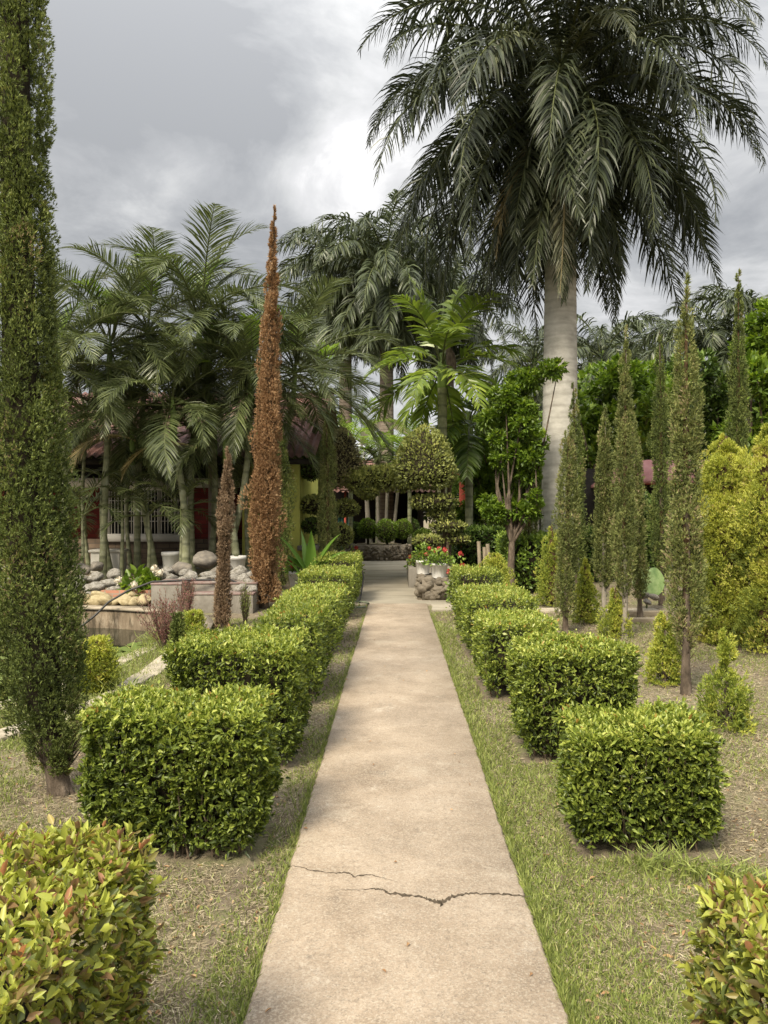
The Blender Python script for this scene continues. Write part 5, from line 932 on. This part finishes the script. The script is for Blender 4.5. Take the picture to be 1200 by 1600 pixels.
# taro leaf and rocks on the right
root = thing('taro_plant', (X(1012, 12.4), 12.4, 0), 'single big pale heart shaped taro leaf below the pavilion', 'plant')
n = 24; th = np.linspace(0, 2*PI, n, endpoint=False); rr = .26*(1-.28*np.exp(-((th-PI/2)/.35)**2)+.12*np.cos(th+PI/2)); V = np.stack([rr*np.cos(th), .08*np.sin(th)-.05+.03*np.cos(2*th), .5+rr*np.sin(th)*.95], -1); V = np.vstack([[[0, -.09, .56]], V])
Geo().add(V, [[0, 1+i_, 1+(i_+1) % n] for i_ in range(n)], 0, .9).obj('leaf', M['taro'], root, smooth=True); tube(g := Geo(), [(0, .05, 0), (0, .02, .3), (0, -.07, .56)], [.015, .012, .008], 5); g.obj('stem', M['rachis'], root)
RM = {}
def rock(px, py, Y, r, mat, label, group, sq=(1.25, 1, .8)):
    if mat not in RM: RM[mat] = [Geo().add(rockshape(), ICO[1]).mesh('rock', M[mat]) for _ in range(6)]
    o = link('rock', RM[mat][rng.integers(6)], None, (X(px, Y), Y, Z(py, Y)), (rng.uniform(-.3, .3), rng.uniform(-.3, .3), rng.uniform(0, 6)), [1]*3 if False else (1.35*r*sq[0]*rng.uniform(.85, 1.15), 1.35*r*sq[1], 1.35*r*sq[2]*rng.uniform(.85, 1.15)))
    return tag(o, label, 'rock', group)
A = ('pale whitish rock in the heap between the tall green cypress and the hydrangea', 'pale rocks left of the hydrangea'); B = ('pale rock in the heap above the grey concrete block', 'pale rocks above the concrete block'); C = ('ochre yellow rock along the top of the pond wall', 'ochre rocks above the pond wall'); D = ('pale rock between the two dead brown cypresses', 'pale rocks between the dead cypresses')
def pile(spots, mat, LG):
    for (px, py, Y, r) in spots: rock(px, py, Y, r*Y/F, mat, LG[0], LG[1])
pile([(142,920,12.9,10),(155,918,12.8,12),(150,903,13.2,11),(172,910,12.9,10),(176,926,12.7,11),(186,908,13.1,9),(160,932,12.6,10),(140,932,12.6,9),(192,920,12.8,9),(132,905,13.3,9),(205,917,12.8,7),(120,915,13,10),(108,925,12.9,10),(180,898,13.4,9),(15,905,13,10),(30,912,12.9,9),(5,918,12.8,10)], 'rockw', A)
pile([(255,900,13.0,8),(270,905,12.9,9),(284,906,12.8,8),(300,902,12.9,11),(318,907,12.7,9),(263,893,13.3,9),(290,894,13.2,10),(327,897,13.1,9),(300,912,12.6,8),(340,910,12.6,8),(275,911,12.6,7),(334,903,12.9,8)], 'rockw', B)
pile([(352,902,13.0,9),(366,905,12.8,9),(380,905,12.7,10),(374,894,13.2,11),(392,899,13.0,9),(388,912,12.5,9),(364,915,12.5,8),(356,890,13.4,9),(400,912,12.6,9),(375,920,12.35,8),(395,922,12.3,8)], 'rockw', D)
pile([(135,935,12.4,11),(150,939,12.4,11),(165,937,12.35,11),(180,940,12.4,10),(196,937,12.35,12),(212,941,12.35,10),(226,936,12.4,11),(158,930,12.5,9),(205,931,12.5,9),(15,930,12.6,9),(35,932,12.6,9),(120,940,12.5,9)], 'rocky', C)
for px, py, Y, r, lab in [(322, 876, 13.6, 17, 'large flat grey boulder standing on top of the rock heap'), (283, 887, 13.4, 14, 'brown grey boulder left of the large flat one'), (153, 885, 13.6, 10, 'grey rock behind the pale heap next to the tall green cypress'), (132, 888, 13.8, 11, 'dark rock right against the tall green cypress foliage'), (340, 893, 13.3, 12, 'dark grey rock below the large flat boulder')]: rock(px, py, Y, r*Y/F, 'rockg', lab, None)
for k, (px, py, Y, r) in enumerate([(1003,918,12.6,6),(1018,915,12.7,6),(1005,930,12.2,7),(1021,932,12.1,7),(1012,940,11.9,5),(1030,925,12.4,5)]): rock(px, py, Y, r*Y/F, 'rockg', 'small grey brown rock under the taro leaf', 'rocks under the taro leaf')
# brick edging, concrete block
box(g := Geo(), X(160, 12.62), X(236, 12.62), 12.55, 12.7, 0, Z(922, 12.62)); tag(g.obj('brick_edging', M['kerbbrick']), 'low red brick edging under the hydrangea', 'kerb')
Yc = 11.9; cb = thing('concrete_bench', (X(300, Yc), Yc+.5, 0), 'stepped grey concrete block with faded red painted top beside the pond', 'bench'); co = (X(300, Yc), Yc+.5, 0)
part('block', M['greyconc'], [(X(236, Yc), X(283, Yc), Yc, Yc+.8, -.05, .45), (X(283, Yc)+.002, X(393, Yc), Yc+.12, Yc+.45, -.05, .28), (X(283, Yc)+.002, X(393, Yc), Yc+.451, Yc+.8, -.05, .42)], cb, co, .008)
part('painted_top', M['redpaint'], [(X(236, Yc)-.01, X(283, Yc)+.01, Yc-.01, Yc+.81, .451, .475), (X(283, Yc)+.012, X(394, Yc), Yc+.11, Yc+.449, .281, .31), (X(283, Yc)+.012, X(394, Yc), Yc+.44, Yc+.81, .421, .45)], cb, co, .006)
# hydrangea, red shrub
zh = float(gh(X(222, 12.95), 12.95)); flowerbush('hydrangea', X(224, 12.95), 12.95, zh, .44, .5, 'hydrangea with big dark green leaves and pale cream flower heads among the rocks', 420, 7, .17, .035, 'broad', 'petal_pale', None, 'shrub', .065)
flowerbush('hydrangea', X(5, 13.0), 13.0, .1, .35, .45, 'dark leafy bush at the left edge behind the pale rocks', 260, 0, .15, .03, 'broad', 'petal_pale', None, 'shrub')
def wispy(px, Y, h, r, label, n=900, mat='redleaf'):
    root = thing('red_leaved_shrub', (X(px, Y), Y, 0), label, 'shrub'); g = Geo(); gs = Geo()
    for k in range(60):
        a = rng.uniform(0, 6.3); q = rng.uniform(0, 1)**.6*r; hh = h*rng.uniform(.55, 1.05); e = np.array([math.cos(a)*q, math.sin(a)*q, hh]); s0_ = np.array([math.cos(a)*q*.2, math.sin(a)*q*.2, 0]); m1 = (s0_+e)/2+[0, 0, .04]; tube(gs, [s0_, m1, e], [.005, .004, .002], 3, 0, False)
        m_ = n//60*2; u = rng.uniform(.25, 1.05, m_)[:, None]; P = s0_+(e-s0_)*u+rng.normal(0, .012, (m_, 3)); leaves(g, P, rdir(m_)*.8+[0, 0, .9], rdir(m_), .035, .008, simple=True, t=u[:, 0].clip(0, 1))
    g.obj('foliage', M[mat], root); gs.obj('stems', M['twig'], root)
wispy(262, 8.9, .62, .34, 'purplish red leaved shrub on the pond bank', 2400)
wispy(290, 11.3, .55, .16, 'small red leaved sprig in front of the concrete block', 900)
wispy(383, 10.8, .55, .08, 'green wispy stems between the two dead cypresses', 500, 'grass')
# hoses
tube(g := Geo(), [(X(px, Y), Y, z) for px, Y, z in [(120, 11.6, -.2), (148, 11.7, .0), (170, 11.8, .2), (200, 11.9, .36), (238, 12.0, .49), (300, 12.2, .50), (360, 12.35, .49), (420, 12.5, .2)]], .018, 6); tag(g.obj('black_hose', M['hose']), 'black hose arching over the pond wall onto the concrete block', 'hose')
a_ = np.linspace(.3, 5.6, 30); tube(g := Geo(), [(-.66+.22*math.cos(t_)+.0, 12.75+.42*math.sin(t_), .045) for t_ in a_], .014, 6); tag(g.obj('garden_hose', M['hosegreen']), 'grey green garden hose coiled at the edge of the plaza', 'hose')
tube(g := Geo(), [(-.62, 13.2, .02), (-.58, 13.3, .25), (-.56, 13.5, .42), (-.6, 13.9, .5)], .014, 6); tag(g.obj('hose_end', M['hose']), 'short black hose bent up beside the farthest left hedge', 'hose')
# wooden stakes
for k, (px0, px1, ty) in enumerate([(752, 748, 846), (760, 757, 855), (768, 762, 850)]):
    Y = 14.0; tube(g := Geo(), [(X(px0, Y), Y, 0), (X(px1, Y), Y+.02, Z(ty, Y))], .038, 6); tag(g.obj('wooden_stake', M['wood']), ['left of three sawn wooden stakes behind the round golden conifer', 'short middle wooden stake of the three behind the round golden conifer', 'right of three sawn wooden stakes behind the round golden conifer'][k], 'stake', 'wooden stakes')
# timber steps
for k, (Y, z, lab) in enumerate([(11.6, .06, 'upper timber step in the soil below the taro leaf'), (10.9, .05, 'lower timber step in the soil behind the third right hedge')]):
    box(g := Geo(), X(925+5*k, Y), X(1065, Y), Y, Y+.14, -.03, z+.02); tag(bevel(g.obj('timber_step', M['wood']), .01), lab, 'step', 'timber steps')
# small stones near the path
sm = [Geo().add(rockshape(), ICO[1]).mesh('pebble', M['rockw']) for _ in range(4)]
for k in range(46):
    side = -1 if rng.uniform() < .6 else 1; y_ = 2.3+rng.uniform(0, 1)**2*4; x_ = side*rng.uniform(.56, .66+.12*y_)+(.0 if side < 0 else .05)
    if not nomask(np.array([x_]), np.array([y_]))[0]: continue
    r = rng.uniform(.004, .013); o = link('pebble', sm[k % 4], None, (x_, y_, r*.3), (0, 0, k), (r*1.3, r, r*.7)); tag(o, 'small pale pebble on the bare soil %s of the path' % ('left' if side < 0 else 'right'), 'pebble', 'pebbles %s of the path' % ('left' if side < 0 else 'right'))
# fallen leaves
g2 = None
